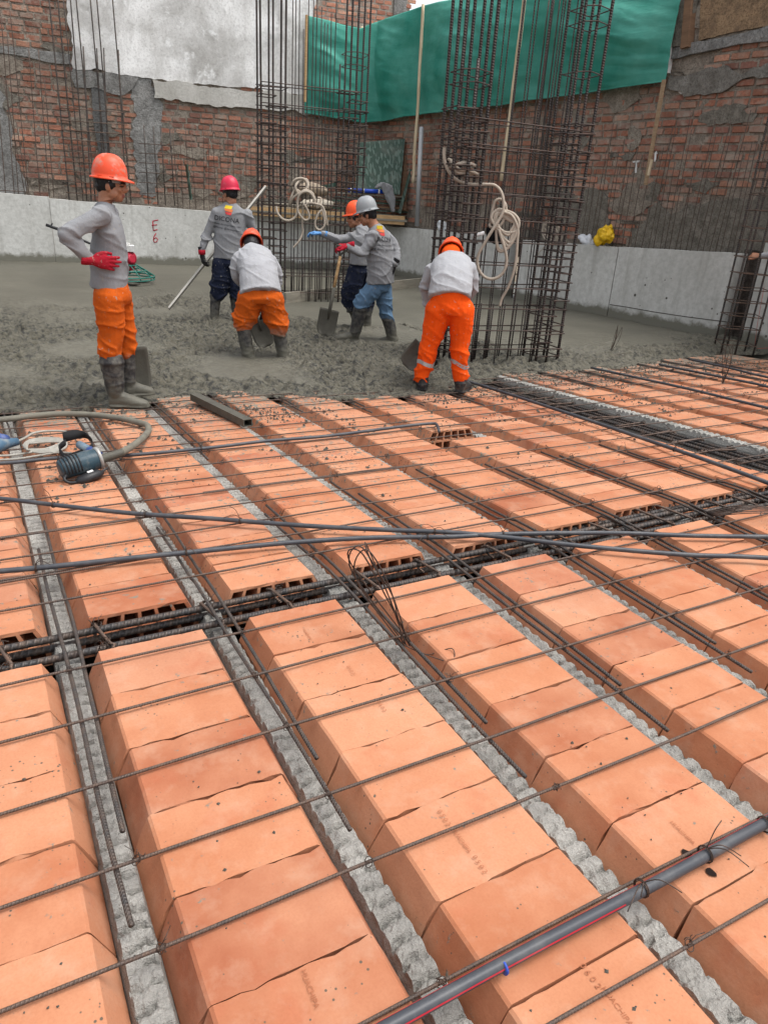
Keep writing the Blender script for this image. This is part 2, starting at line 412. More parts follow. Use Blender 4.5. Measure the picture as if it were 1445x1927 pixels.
DARKWOOD = mk_wood('dark_plywood_edge', (.13, .075, .045), (.21, .125, .075), (1, 1, 10), 3)
PLY = mk_ply()
ROPE = mk_plain('pale_hose', (.40, .34, .275), .72, .3, 22, (.30, .26, .21), .3, .2)
MUDSTEEL = mk_plain('muddy_steel', (.082, .077, .061), .6, .4, 16, (.045, .042, .035), .5, .6)
BARSHADE = mk_steel('shaded_cage_bar', (.036, .033, .033), (.075, .05, .042), .4, .022); TIESHADE = mk_steel('shaded_cage_tie', (.045, .038, .036), (.085, .052, .04), .5, 0)  # cage steel darkened in colour to stand for its backlit shade
SKIN = mk_skin(); BOOT = mk_boot()
BLACK = mk_plain('black_plastic', (.016, .016, .018), .45, .2, 20, (.10, .095, .085), .12)
# ---------------------------------------------------------------- numpy value noise
_rng = np.random.RandomState(3); _lat = _rng.rand(256, 256).astype(np.float32)
def vnoise(x, y):
    xi = np.floor(x).astype(int); yi = np.floor(y).astype(int); fx = x-xi; fy = y-yi
    fx = fx*fx*(3-2*fx); fy = fy*fy*(3-2*fy)
    g = lambda a, b: _lat[a & 255, b & 255]
    return (g(xi, yi)*(1-fx)+g(xi+1, yi)*fx)*(1-fy)+(g(xi, yi+1)*(1-fx)+g(xi+1, yi+1)*fx)*fy
def fbm(x, y, oct=5, gain=.55):
    s_ = 0; a = 1; t = 0
    for i in range(oct):
        s_ = s_+a*vnoise(x*2**i+17.3*i, y*2**i+5.1*i); t += a; a *= gain
    return s_/t
def grid_mesh(name, X, Y, Z, mat, smooth=True, attr=None):
    r, c = X.shape; me = bpy.data.meshes.new(name)
    v = np.stack([X, Y, Z], -1).reshape(-1, 3).astype(np.float32)
    i = np.arange(r*c).reshape(r, c)
    q = np.stack([i[:-1, :-1], i[:-1, 1:], i[1:, 1:], i[1:, :-1]], -1).reshape(-1, 4)
    me.vertices.add(len(v)); me.vertices.foreach_set('co', v.ravel())
    me.loops.add(q.size); me.loops.foreach_set('vertex_index', q.ravel().astype(np.int32))
    me.polygons.add(len(q)); me.polygons.foreach_set('loop_start', np.arange(0, q.size, 4, dtype=np.int32))
    me.polygons.foreach_set('use_smooth', np.full(len(q), smooth))
    if attr is not None:
        a = me.attributes.new(attr[0], 'FLOAT', 'POINT'); a.data.foreach_set('value', attr[1].astype(np.float32).ravel())
    me.materials.append(mat); me.update(calc_edges=True); me.validate(); return me

# ---------------------------------------------------------------- formwork far below and the earth round the site
mb = MB(); mb.box((3.5, 2.6, -.34), (16, 12, .03)); tag(mb.build('formwork_deck', DARKGAP), kind='structure')
mb = MB(); mb.box((3, 40, -3.2), (300, 300, .1)); tag(mb.build('ground', mk_mortar('bare_earth', (.22, .18, .13), (.14, .11, .08))), kind='structure')

# ---------------------------------------------------------------- fresh concrete
edge_px = [(0, 768), (60, 770), (130, 764), (210, 768), (300, 746), (360, 744), (430, 742), (500, 746), (560, 742), (620, 745), (700, 746), (780, 744), (850, 738), (900, 716), (940, 703), (1000, 697), (1060, 698), (1120, 688), (1170, 690), (1230, 678), (1290, 672), (1340, 664), (1445, 664)]
ep = [gp(*q, .0) for q in edge_px]
ex = np.array([-4]+[p.x for p in ep]+[12]); ey = np.array([5.85]+[p.y for p in ep]+[5.9])
bp = [cp(*q) for q in [(0, 572), (180, 575), (310, 552), (400, 560), (600, 604), (700, 618), (760, 612), (840, 640), (1000, 664), (1080, 656), (1150, 652), (1330, 642)]]
o_ = np.argsort([p.x for p in bp]); bx = np.array([bp[i].x for i in o_]); by = np.array([bp[i].y for i in o_])
NXC = 860
xs = np.concatenate([np.linspace(-3, -.6, 60)[:-1], np.linspace(-.6, 9.6, NXC-60), np.linspace(9.6, 10.5, 12)[1:]]); NXC = len(xs)
t1 = np.linspace(-.06, 3.4, 250); t2 = 3.4+np.linspace(0, 1, 70)[1:]**1.3*8.5
tt = np.concatenate([t1, t2])
X = np.repeat(xs[None, :], len(tt), 0)
E0 = np.interp(xs, ex, ey); E0 = E0+(fbm(xs*2.6, xs*0+2.2, 5, .65)-.5)*.42
Y = E0[None, :]+tt[:, None]
bd = np.interp(X, bx, by)+(fbm(X*1.6, Y*1.6, 4)-.5)*1.3
rough = 1/(1+np.exp(np.clip((Y-bd)*4.5, -30, 30)))
lump = fbm(X*2.3, Y*2.3, 5, .6)-.5
fine = fbm(X*11, Y*11, 4, .62)-.5
ridg = 1-np.abs(fbm(X*4.7+9, Y*4.7, 4, .6)-.5)*2
T = tt[:, None]*np.ones_like(X)
base = ZC+np.zeros_like(X)
front = np.clip(T/.28, 0, 1); front = front*front*(3-2*front)
zb = -SL*(np.minimum(Y, 6.5)-B0)-.006+.012
Z = zb*(1-front)+(base)*front
sil = vnoise(X*3.3+40, Y*3.3); pud = np.clip((vnoise(X*.9+7, Y*1.3+3)-.60)*5, 0, 1)*(T > .4)
amp = rough*(1-.85*pud)
Z = Z+amp*(lump*.15*np.clip(T/.3, .2, 1)+fine*.105*np.clip(T/.1, .4, 1)+(ridg-.75)*.085*np.clip(T/.3, .2, 1)+np.maximum(0, vnoise(X*9+3, Y*9)-.60)*.13*np.clip(T/.15, .25, 1)+(fbm(X*19+5, Y*19, 2)-.5)*.045*np.clip(T/.15, .3, 1)-np.maximum(0, fbm(X*6+5, Y*8, 3)-.60)*.22*np.clip(T/.2, .1, 1))+(1-rough)*(fbm(X*.8, Y*2.5, 3)-.5)*.02
Z[0, :] = zb[0, :]-.02
me = grid_mesh('wet_concrete', X, Y, Z, WET, True, ('rough', np.clip(amp, 0, 1)))
tag(link('wet_concrete', me), kind='structure')
def conc_z(x, y):
    i = int(np.clip(np.searchsorted(xs, x), 1, NXC-1)); j = int(np.clip(np.searchsorted(Y[:, i], y), 0, len(tt)-1)); return float(Z[j, i])

# ---------------------------------------------------------------- clay blocks
PITCH, HW, HB, BL = .5, .1655, .2035, .2484
ORD = ['zeroth', 'first', 'second', 'third', 'fourth', 'fifth', 'sixth', 'seventh', 'eighth', 'ninth', 'tenth', 'eleventh', 'twelfth', 'thirteenth', 'fourteenth', 'fifteenth', 'sixteenth']
def block_mesh(seed):
    rnd = random.Random(seed)
    prof = [(-HB-.006, -.150), (-HB-.006, -.098), (-.5*(HB+HW), -.043), (-HW-.003, -.005), (-HW+.004, 0)]
    prof += [(-HW+.004+(2*HW-.008)*i/12, 0) for i in range(1, 12)]
    prof += [(HW-.004, 0), (HW+.003, -.005), (.5*(HB+HW), -.043), (HB+.006, -.098), (HB+.006, -.150)]
    n = len(prof); ys = [-.5, -.488, -.2, 0, .2, .488, .5]; v = []; f = []
    ph = [rnd.uniform(0, 99) for _ in range(4)]
    amp_ = rnd.choice([.003, .005, .008])
    for j, q in enumerate(ys):
        for i, (x, z) in enumerate(prof):
            e = ph[0] if q < 0 else ph[1]
            wob = (noise.noise((i*.55, e, 0))*amp_*1.6+noise.noise((i*1.7, e, 3))*amp_*.6) if abs(q) > .3 else 0
            yy = q*(BL-.0055)+wob*(1 if abs(q) > .48 else .8)
            zz = z+(noise.noise((x*9, q*3, ph[2]))*.0022 if z > -.1 else 0)
            if abs(q) > .48 and z > -.03 : zz -= .0005+max(0, noise.noise((i*1.3, e, 8)))*.0028
            v.append((x+noise.noise((z*20, q*2, ph[3]))*.0015, yy, zz))
    for j in range(len(ys)-1):
        for i in range(n-1):
            f.append((j*n+i, j*n+i+1, (j+1)*n+i+1, (j+1)*n+i))
        f.append((j*n+n-1, j*n, (j+1)*n, (j+1)*n+n-1))
    f.append(tuple(range(n-1, -1, -1))); f.append(tuple((len(ys)-1)*n+i for i in range(n)))
    me = bpy.data.meshes.new('clay_block'); me.from_pydata(v, [], f); me.materials.append(CLAY); me.update()
    bm = bmesh.new(); bm.from_mesh(me); bmesh.ops.recalc_face_normals(bm, faces=bm.faces); bm.to_mesh(me); bm.free()
    return me
def hollow_mesh(seed):
    rnd = random.Random(seed); t_ = .011
    nc = 6; us = [-1]
    for c in range(nc):
        a = -1+2*c/nc+ (t_/HW if c == 0 else t_/HW*.5); b = -1+2*(c+1)/nc-(t_/HW if c == nc-1 else t_/HW*.5); us += [a, b]
    us.append(1)
    vs_ = [-.150, -.138, -.083, -.071, -.012, 0.0]
    def hw(z): return HB if z <= -.083 else HB+(HW-HB)*(z+.083)/.083
    v = []; f = []; nu = len(us); nv = len(vs_)
    e = rnd.uniform(0, 99)
    for end in (-.5, .5):
        for j, z in enumerate(vs_):
            for i, u_ in enumerate(us):
                wob = noise.noise((u_*4, e+end, 0))*.006 if j == nv-1 else noise.noise((u_*5, z*30, e+end))*.003
                v.append((u_*hw(z)*(1 if i in (0, nu-1) else .985), end*(BL-.005)+wob, z+(noise.noise((u_*5, e, z*9))*.0025 if 0 < j < nv-1 else 0)))
    I = lambda k, j, i: k*nu*nv+j*nu+i
    hole = lambda j, i: j in (1, 3) and i % 2 == 1
    for j in range(nv-1):
        for i in range(nu-1):
            if hole(j, i):
                q = [(j, i), (j, i+1), (j+1, i+1), (j+1, i)]
                for a in range(4):
                    p0, p1 = q[a], q[(a+1) % 4]; f.append((I(0, *p0), I(0, *p1), I(1, *p1), I(1, *p0)))
            else:
                f.append((I(0, j, i), I(0, j, i+1), I(0, j+1, i+1), I(0, j+1, i))); f.append((I(1, j+1, i), I(1, j+1, i+1), I(1, j, i+1), I(1, j, i)))
    for i in range(nu-1):
        f.append((I(0, 0, i+1), I(0, 0, i), I(1, 0, i), I(1, 0, i+1))); f.append((I(0, nv-1, i), I(0, nv-1, i+1), I(1, nv-1, i+1), I(1, nv-1, i)))
    for j in range(nv-1):
        f.append((I(0, j, 0), I(0, j+1, 0), I(1, j+1, 0), I(1, j, 0))); f.append((I(0, j+1, nu-1), I(0, j, nu-1), I(1, j, nu-1), I(1, j+1, nu-1)))
    me = bpy.data.meshes.new('clay_block'); me.from_pydata(v, [], f); me.materials.append(CLAY); me.update()
    bm = bmesh.new(); bm.from_mesh(me); bmesh.ops.recalc_face_normals(bm, faces=bm.faces); bm.to_mesh(me); bm.free(); return me
BM = [block_mesh(i) for i in range(14)]; HM = [hollow_mesh(i) for i in range(4)]
BLOCK_SPOTS = []
TILT = math.atan(SL)
def put_block(row, y, hollow, label, group, near):
    o = bpy.data.objects.new('clay_block', random.choice(HM if hollow else BM)); COL.objects.link(o)
    x = .3655+PITCH*(row-1)
    fl = 0 if hollow else random.choice([0, math.pi])
    o.location = (x+random.uniform(-.003, .003), y, zs(y)+random.uniform(-.003, .0015))
    o.rotation_euler = (0 if near else -TILT*(1 if not fl else 1), random.uniform(-.004, .004), random.uniform(-.006, .006))
    o.scale = (1, random.uniform(.982, 1.004), 1)
    if fl: o.rotation_euler = (TILT if not near else 0, random.uniform(-.004, .004), math.pi+random.uniform(-.006, .006))
    BLOCK_SPOTS.append((x, y)); return tag(o, label, 'clay block', group)
for row in range(-1, 9):
    for k in range(8):
        y = 2.115-BL*(k+.5)
        rown = ORD[row+1]
        put_block(row, y, k == 0, f'orange clay block, {ORD[k+1]} from the cross trench, front bay, {rown} row from the left' if row >= 0 else f'orange clay block left of the outermost joist, {ORD[k+1]} in front of the cross trench', 'clay blocks of the front bay', True)
gapy = gp(850, 800).y
for row in range(-1, 9):
    n_ = 0
    for k in range(15):
        y = B0+BL*(k+.5)+(.045 if row == 6 else 0)
        ed = float(np.interp(.36+PITCH*(row-1), ex, ey))
        if y-BL/2 > ed+.05: break
        if row == 6 and abs(y-(gapy-BL*.5)) < BL*.5: GAPY = y; continue
        n_ += 1
        if row < 0: lab = f'orange clay block left of the outermost joist, {ORD[n_]} behind the cross trench'
        else: lab = f'orange clay block, {ORD[n_]} behind the cross trench, back bay, {ORD[row+1]} row from the left'
        put_block(row, y, k == 0 or (row == 6 and 0 < y-GAPY < BL*1.2 if 'GAPY' in globals() else k == 0), lab, 'clay blocks of the back bay', False)
for row in range(10, 18):
    xc = .3655+PITCH*(row-1); ed = float(np.interp(xc, ex, ey)); n_ = 0
    for k in range(15):
        y = B0+.1+BL*(k+.5)
        if y-BL/2 > ed+.05: break
        if xc > 5.4 and y < 2.9+.35*(row-12): continue
        n_ += 1
        put_block(row, y, k == 0, f'orange clay block, {ORD[n_]} up row {"one two three four five six seven eight".split()[row-10]} beyond the long beam cage', 'clay blocks beyond the long beam', False)

# ---------------------------------------------------------------- concrete joists
def joist_mesh(length, seed):
    ny = int(length/.0065); us = [(-.041, -.22), (-.041, -.108), (-.034, -.080)]+[(-.0315+.063*i/11, -.070) for i in range(12)]+[(.034, -.080), (.041, -.108), (.041, -.22)]
    y = np.linspace(0, length, ny)[:, None]; ux = np.array([u[0] for u in us])[None, :]; uz = np.array([u[1] for u in us])[None, :]
    top = ((uz > -.078)).astype(float); shoulder = ((uz > -.088) & (uz <= -.078)).astype(float)
    s_ = seed*13.7
    jit = (fbm(y*5+s_, y*0+s_, 3)-.5)*.7
    curv = ((ux/.035)**2)*.16+(fbm(ux*40+s_, y*9+s_, 3)-.5)*.5
    fr = ((y/.047+jit+curv) % 1)-.5
    msk = np.clip((fbm(ux*22+s_+3, y*14+s_, 3)-.40)*6, .2, 1)
    cre = np.exp(-(fr/.12)**2)*msk
    nz = fbm(ux*110+s_+50, y*110+s_, 4, .65)-.5; n2 = fbm(ux*34+s_+9, y*28+s_, 4, .6)-.5
    Zj = uz+top*(-.021*cre+nz*.010+n2*.009+.0025*np.cos(fr*6.28+3.14)+.003)+shoulder*(nz*.006+n2*.004-.003*cre)
    Xj = ux+shoulder*(n2*.010)+0*y
    me = grid_mesh('concrete_joist', Xj+0*y, y+0*ux, Zj, JOIST, False)
    bm = bmesh.new(); bm.from_mesh(me)
    bm.verts.ensure_lookup_table(); c = len(us)
    bm.faces.new([bm.verts[i] for i in range(c)]); bm.faces.new([bm.verts[(ny-1)*c+i] for i in range(c-1, -1, -1)])
    bmesh.ops.recalc_face_normals(bm, faces=bm.faces); bm.to_mesh(me); bm.free(); return me
def put_joist(x, y0, y1, label, group, near, seed):
    o = bpy.data.objects.new('concrete_joist', joist_mesh(y1-y0, seed)); COL.objects.link(o)
    o.location = (x, y0, zs(y0)+.004); o.rotation_euler = (0 if near else -TILT, 0, 0); return tag(o, label, 'joist', group)
JX = [.115+PITCH*j for j in range(-1, 9)]
for j, x in enumerate(JX):
    put_joist(x, .0, 2.19, f'rough grey concrete joist in the front bay, {ORD[j+1]} from the left' if j else 'rough grey concrete joist left of the front bay', 'joists of the front bay', True, j+1)
    put_joist(x, 2.245, 6.0, f'rough grey concrete joist in the back bay behind the cross trench, {ORD[j]} from the left' if j else 'rough grey concrete joist left of the back bay', 'joists of the back bay', False, j+30)
for j in range(9, 17):
    x = .115+PITCH*j
    oj = put_joist(x, 2.45 if j < 11 else 2.9+.35*(j-11), 6.2, 'white rough concrete joist running along the right side of the long beam cage' if j == 9 else f'concrete joist half hidden between clay rows, {ORD[j-9]} beyond the long beam cage', 'joists beyond the long beam', False, j+60)
    if j == 9: oj.location.z += .052; oj.location.x -= .012; oj.scale.x = 1.25

# ---------------------------------------------------------------- slab bars
def tie_mesh(seed):
    rnd = random.Random(seed); mb = MB()
    for k in range(2):
        pts = [Vector((math.cos(a)*.011, math.sin(a)*.010*(1 if k else -1), math.sin(a)*.011)) for a in np.linspace(0, 2*math.pi, 10)]
        mb.tube(pts, .0014, 5)
    for k in range(2):
        d = Vector((rnd.uniform(-1, 1), rnd.uniform(-1, 1), rnd.uniform(.0, .7))).normalized(); l = rnd.uniform(.012, .05)
        p = Vector((0, 0, .009)); b = p+d*l*.5+Vector((0, 0, .006)); mb.tube([p, b, p+d*l+Vector((rnd.uniform(-.01, .01), rnd.uniform(-.01, .01), -.004))], .0011, 5)
    if rnd.random() < .22:
        c = Vector((rnd.uniform(-.01, .01), 0, .018)); mb.tube([c+Vector((math.cos(a)*.008, .003*a, math.sin(a)*.009)) for a in np.linspace(0, 6.5, 12)], .0013, 5)
    me = mb.mesh('tie_wire', WIRE, True); return me
TIES = [tie_mesh(i) for i in range(12)]
def add_tie(p, parent, s=1.0):
    o = link('tie_wire', random.choice(TIES), parent)
    o.location = p; o.rotation_euler = (random.uniform(-.3, .3), random.uniform(-.3, .3), random.uniform(0, 6.28)); o.scale = (s, s, s); return o
def cross_bar(x0, x1, y, r, label, group, seed, dz=.011, dy=0):
    n_ = int((x1-x0)/.07); pts = []
    for i in range(n_+1):
        x = x0+(x1-x0)*i/n_; q = noise.noise((x*.7, seed*3.3, 0))*.018+noise.noise((x*2.2, seed*3.3, 4))*.004
        yy = y+q+dy*(x-x0); zz = zs(yy)+dz+abs(noise.noise((x*1.3, seed*1.7, 2)))*.006
        pts.append((x, yy, zz))
    mb = MB(); mb.tube(pts, r, 8); o = mb.build('reinforcing_bar', BARTHIN, None, True); tag(o, label, 'rebar', group)
    return o, pts
def ty(pts, x): return Vector((x, float(np.interp(x, [p[0] for p in pts], [p[1] for p in pts])), float(np.interp(x, [p[0] for p in pts], [p[2] for p in pts]))))
near_y = [.552, .716, 1.027, 1.245, 1.507, 1.778, 2.018]
far_y = [2.478, 2.722, 2.94, 3.18, 3.41, 3.65, 3.90, 4.16, 4.38, 4.62, 4.92, 5.17, 5.43, 5.64]
for k, y in enumerate(near_y):
    dd = ['nearest to the viewer', 'lying against the thick striped conduit', 'third from the viewer', 'fourth from the viewer', 'fifth from the viewer', 'sixth from the viewer', 'closest to the cross trench'][k]
    o, pts = cross_bar(-.7, 4.1, y, .0042, f'thin rusty cross bar over the front clay blocks, {dd}', 'thin cross bars of the front bay', k)
    for j, x in enumerate(JX[1:]):
        if random.random() < .8: add_tie(ty(pts, x+random.choice([-.012, .030])), o, .8)
for k, y in enumerate(far_y):
    o, pts = cross_bar(-.8, 8.6 if y > 3.3 else 5.2+(y-2.4)*1.2, y, .0042, f'thin rusty cross bar over the back clay blocks, {ORD[k+1]} behind the cross trench', 'thin cross bars of the back bay', k+20, .011)
    for j in list(range(1, 9))+list(range(10, 17)):
        x = .115+PITCH*j
        if x < pts[-1][0]-.1 and random.random() < .62: add_tie(ty(pts, x+random.choice([-.02, .025])), o)
# a few lapped second bars
for k, (y, x0, x1) in enumerate([(3.19, -.3, .75), (2.735, -.4, .55), (3.42, .9, 2.2), (4.17, 2.2, 3.9)]):
    cross_bar(x0, x1, y, .0042, ['short lapped bar beside a cross bar below the power tool', 'short lapped bar under the grey conduit near the left edge', 'short lapped bar on clay blocks mid slab', 'short lapped bar in front of the missing block'][k], 'lapped cross bars', k+50)

# top bars along the joists: (joist, side offset, y from, y to)
low_ends = {0: (1.10, 1.35), 1: (1.13, 1.38), 2: (1.09, 1.31), 3: (1.06, 1.28), 4: (1.15, 1.32), 5: (1.2, 1.3), 6: (1.2, 1.35), 7: (1.2, 1.35)}
up_ends = {0: (3.05, 3.37), 1: (3.09, 3.37), 2: (3.06, 3.18), 3: (3.39, 3.15), 4: (3.15, 3.4), 5: (3.33, 3.2), 6: (3.41, 3.3), 7: (3.41, 3.2)}
for j in range(0, 8):
    for q, off in ((0, -.012), (1, .030)):
        x = .115+PITCH*j+off; y0 = low_ends[j][q]; y1 = up_ends[j][q]; sd_ = j*2+q
        pts = []
        for i in range(41):
            y = y0+(y1-y0)*i/40; dip = math.exp(-((y-2.2)/.25)**2)*.0
            pts.append((x+noise.noise((y*1.1, sd_, 0))*.012+(y-2.2)*.006*(1 if q else -1), y, zs(y)-.002+dip+noise.noise((y*1.7, sd_, 5))*.004-(.010 if y > 2.5 else 0)))
        mb = MB(); mb.tube(pts, .0062, 8)
        o = mb.build('reinforcing_bar', BAR, None, True)
        tag(o, f'dark joist bar crossing the trench above the {ORD[j+1]} joist, {"left" if q == 0 else "right"} of its pair', 'rebar', 'paired joist bars over the cross trench')
for i, (j, y0, y1) in enumerate([(1, 4.03, 6.0), (2, 4.05, 6.1), (3, 4.75, 6.0), (4, 5.0, 6.0), (5, 4.80, 6.0), (6, 4.88, 5.9), (7, 4.71, 5.8), (0, 4.9, 6.1)]):
    for q in (0, 1):
        x = .115+PITCH*j+(-.015, .03)[q]; yy0 = y0+q*.22
        mb = MB(); mb.tube([(x+noise.noise((y*.9, i, q))*.02, y, zs(y)-.004) for y in np.linspace(yy0, y1, 14)], .0062, 8)
        o = mb.build('reinforcing_bar', BAR, None, True)
        tag(o, f'dark bar coming out of the fresh concrete over the {ORD[j+1]} joist, {("left", "right")[q]} of its pair', 'rebar', 'joist bars sticking out of the pour')
for i, (j, y0, y1) in enumerate([(10, 3.43, 1.9), (11, 3.5, 2.5), (12, 3.9, 2.9), (10, 5.0, 6.1), (11, 4.95, 6.1), (13, 5.0, 6.1), (14, 4.6, 6.1), (15, 4.9, 6.2)]):
    for q in (0, 1):
        x = .115+PITCH*j+(-.015, .03)[q]
        mb = MB(); mb.tube([(x+noise.noise((y*.9, i+40, q))*.02, y, zs(y)-.002) for y in np.linspace(y0-.15*q, y1, 14)], .0062, 8)
        o = mb.build('reinforcing_bar', BAR, None, True)
        tag(o, f'dark bar beyond the long beam over its {ORD[j-9]} joist, {"near" if i < 3 else "pour"} end, {("left", "right")[q]} of its pair', 'rebar', 'joist bars beyond the long beam')

# ---------------------------------------------------------------- beam cages
def stirrup_pts(c, hx, hz, axis):
    """closed rounded rectangle in the plane square to axis ('x' beam runs along x)"""
    pts = []
    r = .018
    for (sx, sz, a0) in ((1, 1, 0), (-1, 1, 90), (-1, -1, 180), (1, -1, 270)):
        for a in (0, 30, 60, 90):
            t = R(a0+a); u = sx*(hx-r)+r*math.cos(t); z = sz*(hz-r)+r*math.sin(t)
            pts.append(Vector((0, u, z)) if axis == 'x' else Vector((u, 0, z)))
    pts.append(pts[0].copy()); return [Vector(c)+p for p in pts]
bc = empty('beam_cage', (2.0, 2.215, -.3), 'heavy dark rebar cage lying in the cross trench between clay blocks', 'beam cage')
for i, (yy, zz, r) in enumerate([(2.165, -.030, .0125), (2.285, -.030, .0125), (2.165, -.235, .0125), (2.285, -.235, .0125), (2.300, -.075, .0125), (2.150, -.085, .011), (2.225, -.24, .0125)]):
    mb = MB(); x0 = -.9 if i < 4 else (-.9, .85, 1.5)[i-4]
    mb.tube([(x, yy+noise.noise((x*.6, i, 0))*.012, zz+noise.noise((x*.6, i, 7))*.007) for x in np.linspace(x0, 4.6, 60)], r, 12)
    mb.build('longitudinal_bar', BARBIG, bc, True)
for i, (yy, zz) in enumerate([(2.225, -.028), (2.34, -.04), (2.20, -.09), (2.33, -.09)]):
    mb = MB(); mb.tube([(x, yy+noise.noise((x*.6, i+9, 0))*.015, zz+noise.noise((x*.6, i+9, 7))*.01) for x in np.linspace(2.1+.2*i, 4.75, 40)], .0125, 12); mb.build('longitudinal_bar', BARBIG, bc, True)
for i, x in enumerate([-.35, -.07, .235, .60, .86, 1.22, 1.50, 1.86, 2.12, 2.24, 2.5, 2.62, 2.86, 3.0, 3.15, 3.32, 3.5, 3.66, 3.85]):
    wd = .085 if x < 2 else .115
    mb = MB(); P_ = stirrup_pts((x, 2.225+(0 if x < 2 else .03), -.13), wd, .118, 'x')
    P_ = [p+Vector(((p.y-2.225)*random.uniform(-.35, -.1), 0, 0)) for p in P_]
    mb.tube(P_, .0058, 7); mb.tube([P_[0], P_[0]+Vector((.03, -.05, -.03))], .0055, 6); so_ = mb.build('stirrup', STIRRUP, bc, True)
    for yy in (2.155, 2.292): add_tie((x+random.uniform(-.02, .02), yy, -.022), bc, 1.25)
yb = empty('beam_cage', (4.35, 4.2, -.3), 'long dark rebar cage running away beside the white joist', 'beam cage')
for i, (xx, dz) in enumerate([(4.16, -.045), (4.215, -.06), (4.27, -.045), (4.33, -.055), (4.39, -.050), (4.44, -.045), (4.18, -.2), (4.31, -.2), (4.43, -.2)]):
    mb = MB(); mb.tube([(xx+noise.noise((y*.7, i, 3))*.02, y, zs(y)+dz+noise.noise((y*.7, i, 9))*.008) for y in np.linspace(2.0, 6.2, 50)], .0115, 10); mb.build('longitudinal_bar', BARBIG, yb, True)
for i, y in enumerate(np.arange(2.5, 6.1, .26)):
    mb = MB(); P_ = stirrup_pts((4.305+random.uniform(-.01, .01), y, zs(y)-.13), .155, .105, 'y'); P_ = [p+Vector((0, (p.x-4.3)*random.uniform(-.3, .3), 0)) for p in P_]
    mb.tube(P_, .0062, 7); mb.build('stirrup', STIRRUP, yb, True)
    for xx in (4.16, 4.44): add_tie((xx, y, zs(y)-.028), yb, 1.5)

# ---------------------------------------------------------------- conduits
def pipe(name, pxs, r, label, group, mat=PVC, o=.03, smooth=6, ext=None, lift=0):
    pts = [gp(*q, o) for q in pxs]
    if ext: pts = [Vector(e) for e in ext[0]]+pts+[Vector(e) for e in ext[1]]
    mb = MB(); cp_ = curve_pts(pts, smooth); mb.tube(cp_, r, 14); ob = mb.build(name, mat, None, True); return tag(ob, label, 'conduit', group), cp_
def coupling(cp_, i, r, par):
    a = cp_[i]; d = (cp_[min(i+1, len(cp_)-1)]-cp_[max(0, i-1)]).normalized()
    mb = MB(); mb.tube([a-d*.05, a-d*.048, a+d*.048, a+d*.05], [r*1.03, r*1.22, r*1.22, r*1.03], 14); mb.build('coupling', PVC, par, True)
def wire_tie(a, d, r, par, tails=2):
    d = Vector(d).normalized(); u = d.orthogonal().normalized(); w_ = d.cross(u); mb = MB()
    for k in range(2):
        o_ = d*(.004*k); mb.tube([Vector(a)+o_+(u*math.cos(t)+w_*math.sin(t))*(r+.002) for t in np.linspace(0, 6.4, 16)], .0016, 5)
    for k in range(tails):
        e = Vector((random.uniform(-1, 1), random.uniform(-1, .3), random.uniform(0, .5))).normalized()*random.uniform(.04, .11)
        mb.tube(curve_pts([Vector(a)+Vector((0, 0, r)), Vector(a)+Vector((0, 0, r+.015))+e*.4, Vector(a)+e+Vector((0, 0, .004))], 4), .0013, 5)
    return mb.build('tie_wire', WIRE, par, True)
# thick conduit with red stripe in front
A_, B_ = gp(740, 1927, .032), gp(1445, 1545, .030); d_ = (B_-A_); A_ = A_-d_*.5; B_ = B_+d_*.9
pp = straight(A_, B_, .06, .01, 4); mb = MB(); mb.tube(pp, .0136, 20); big = tag(mb.build('electrical_conduit', PVC, None, True), 'thick grey conduit with a red stripe lying across the nearest blocks', 'conduit')
mb = MB()
def off_line(pts, dv): return [p+Vector(dv) for p in pts]
vs = []; 
for p in pp:
    for a in (146, 138, 130): vs.append(p+Vector((0, -math.cos(R(180-a))*.0139*-1, math.sin(R(a))*.0139)))
mb.add(vs, [(i*3+k, i*3+k+1, (i+1)*3+k+1, (i+1)*3+k) for i in range(len(pp)-1) for k in range(2)])
mb.build('red_stripe', PVCRED, big, True)
vs = []; mb = MB()
for p in pp[:len(pp)//2-2]:
    for a in (26, 18, 10): vs.append(p+Vector((0, -math.cos(R(a))*.0139, math.sin(R(a))*.0139)))
mb.add(vs, [(i*3+k, i*3+k+1, (i+1)*3+k+1, (i+1)*3+k) for i in range(len(pp)//2-3) for k in range(2)])
mb.build('red_stripe', PVCRED, big, True)
q = gp(945, 1822, .032); dd = d_.normalized(); mb = MB(); mb.tube([q+dd*.001, q+dd*.005], .0141, 20); mb.build('blue_ring', mk_plain('blue_ink', (.03, .07, .35), .5), big, True)
for px in ((1205, 1672), (1325, 1608), (1437, 1552)):
    p = gp(*px, .03); wire_tie(p, dd, .0175, big, 3)
pipe_a, ca = pipe('electrical_conduit', [(0, 938), (120, 952), (250, 966), (400, 976), (500, 984), (620, 992), (750, 998), (850, 1002), (960, 1012), (1100, 1028), (1290, 1044), (1445, 1050)], .0105, 'grey conduit sloping down to the right across the middle', 'thin grey conduits', ext=([(-.5, 4.0, -.05)], [(3.6, 1.2, .04)]), o=.034)
pipe_b, cb = pipe('electrical_conduit', [(0, 1075), (120, 1064), (250, 1050), (350, 1040), (450, 1030), (560, 1020), (700, 1012), (850, 1010), (945, 1005), (1150, 1003), (1300, 1008), (1445, 1010)], .0105, 'grey conduit rising to the right and crossing the other in mid slab', 'thin grey conduits', ext=([(-.5, 2.85, .01)], [(3.8, 1.5, .04)]), o=.03)
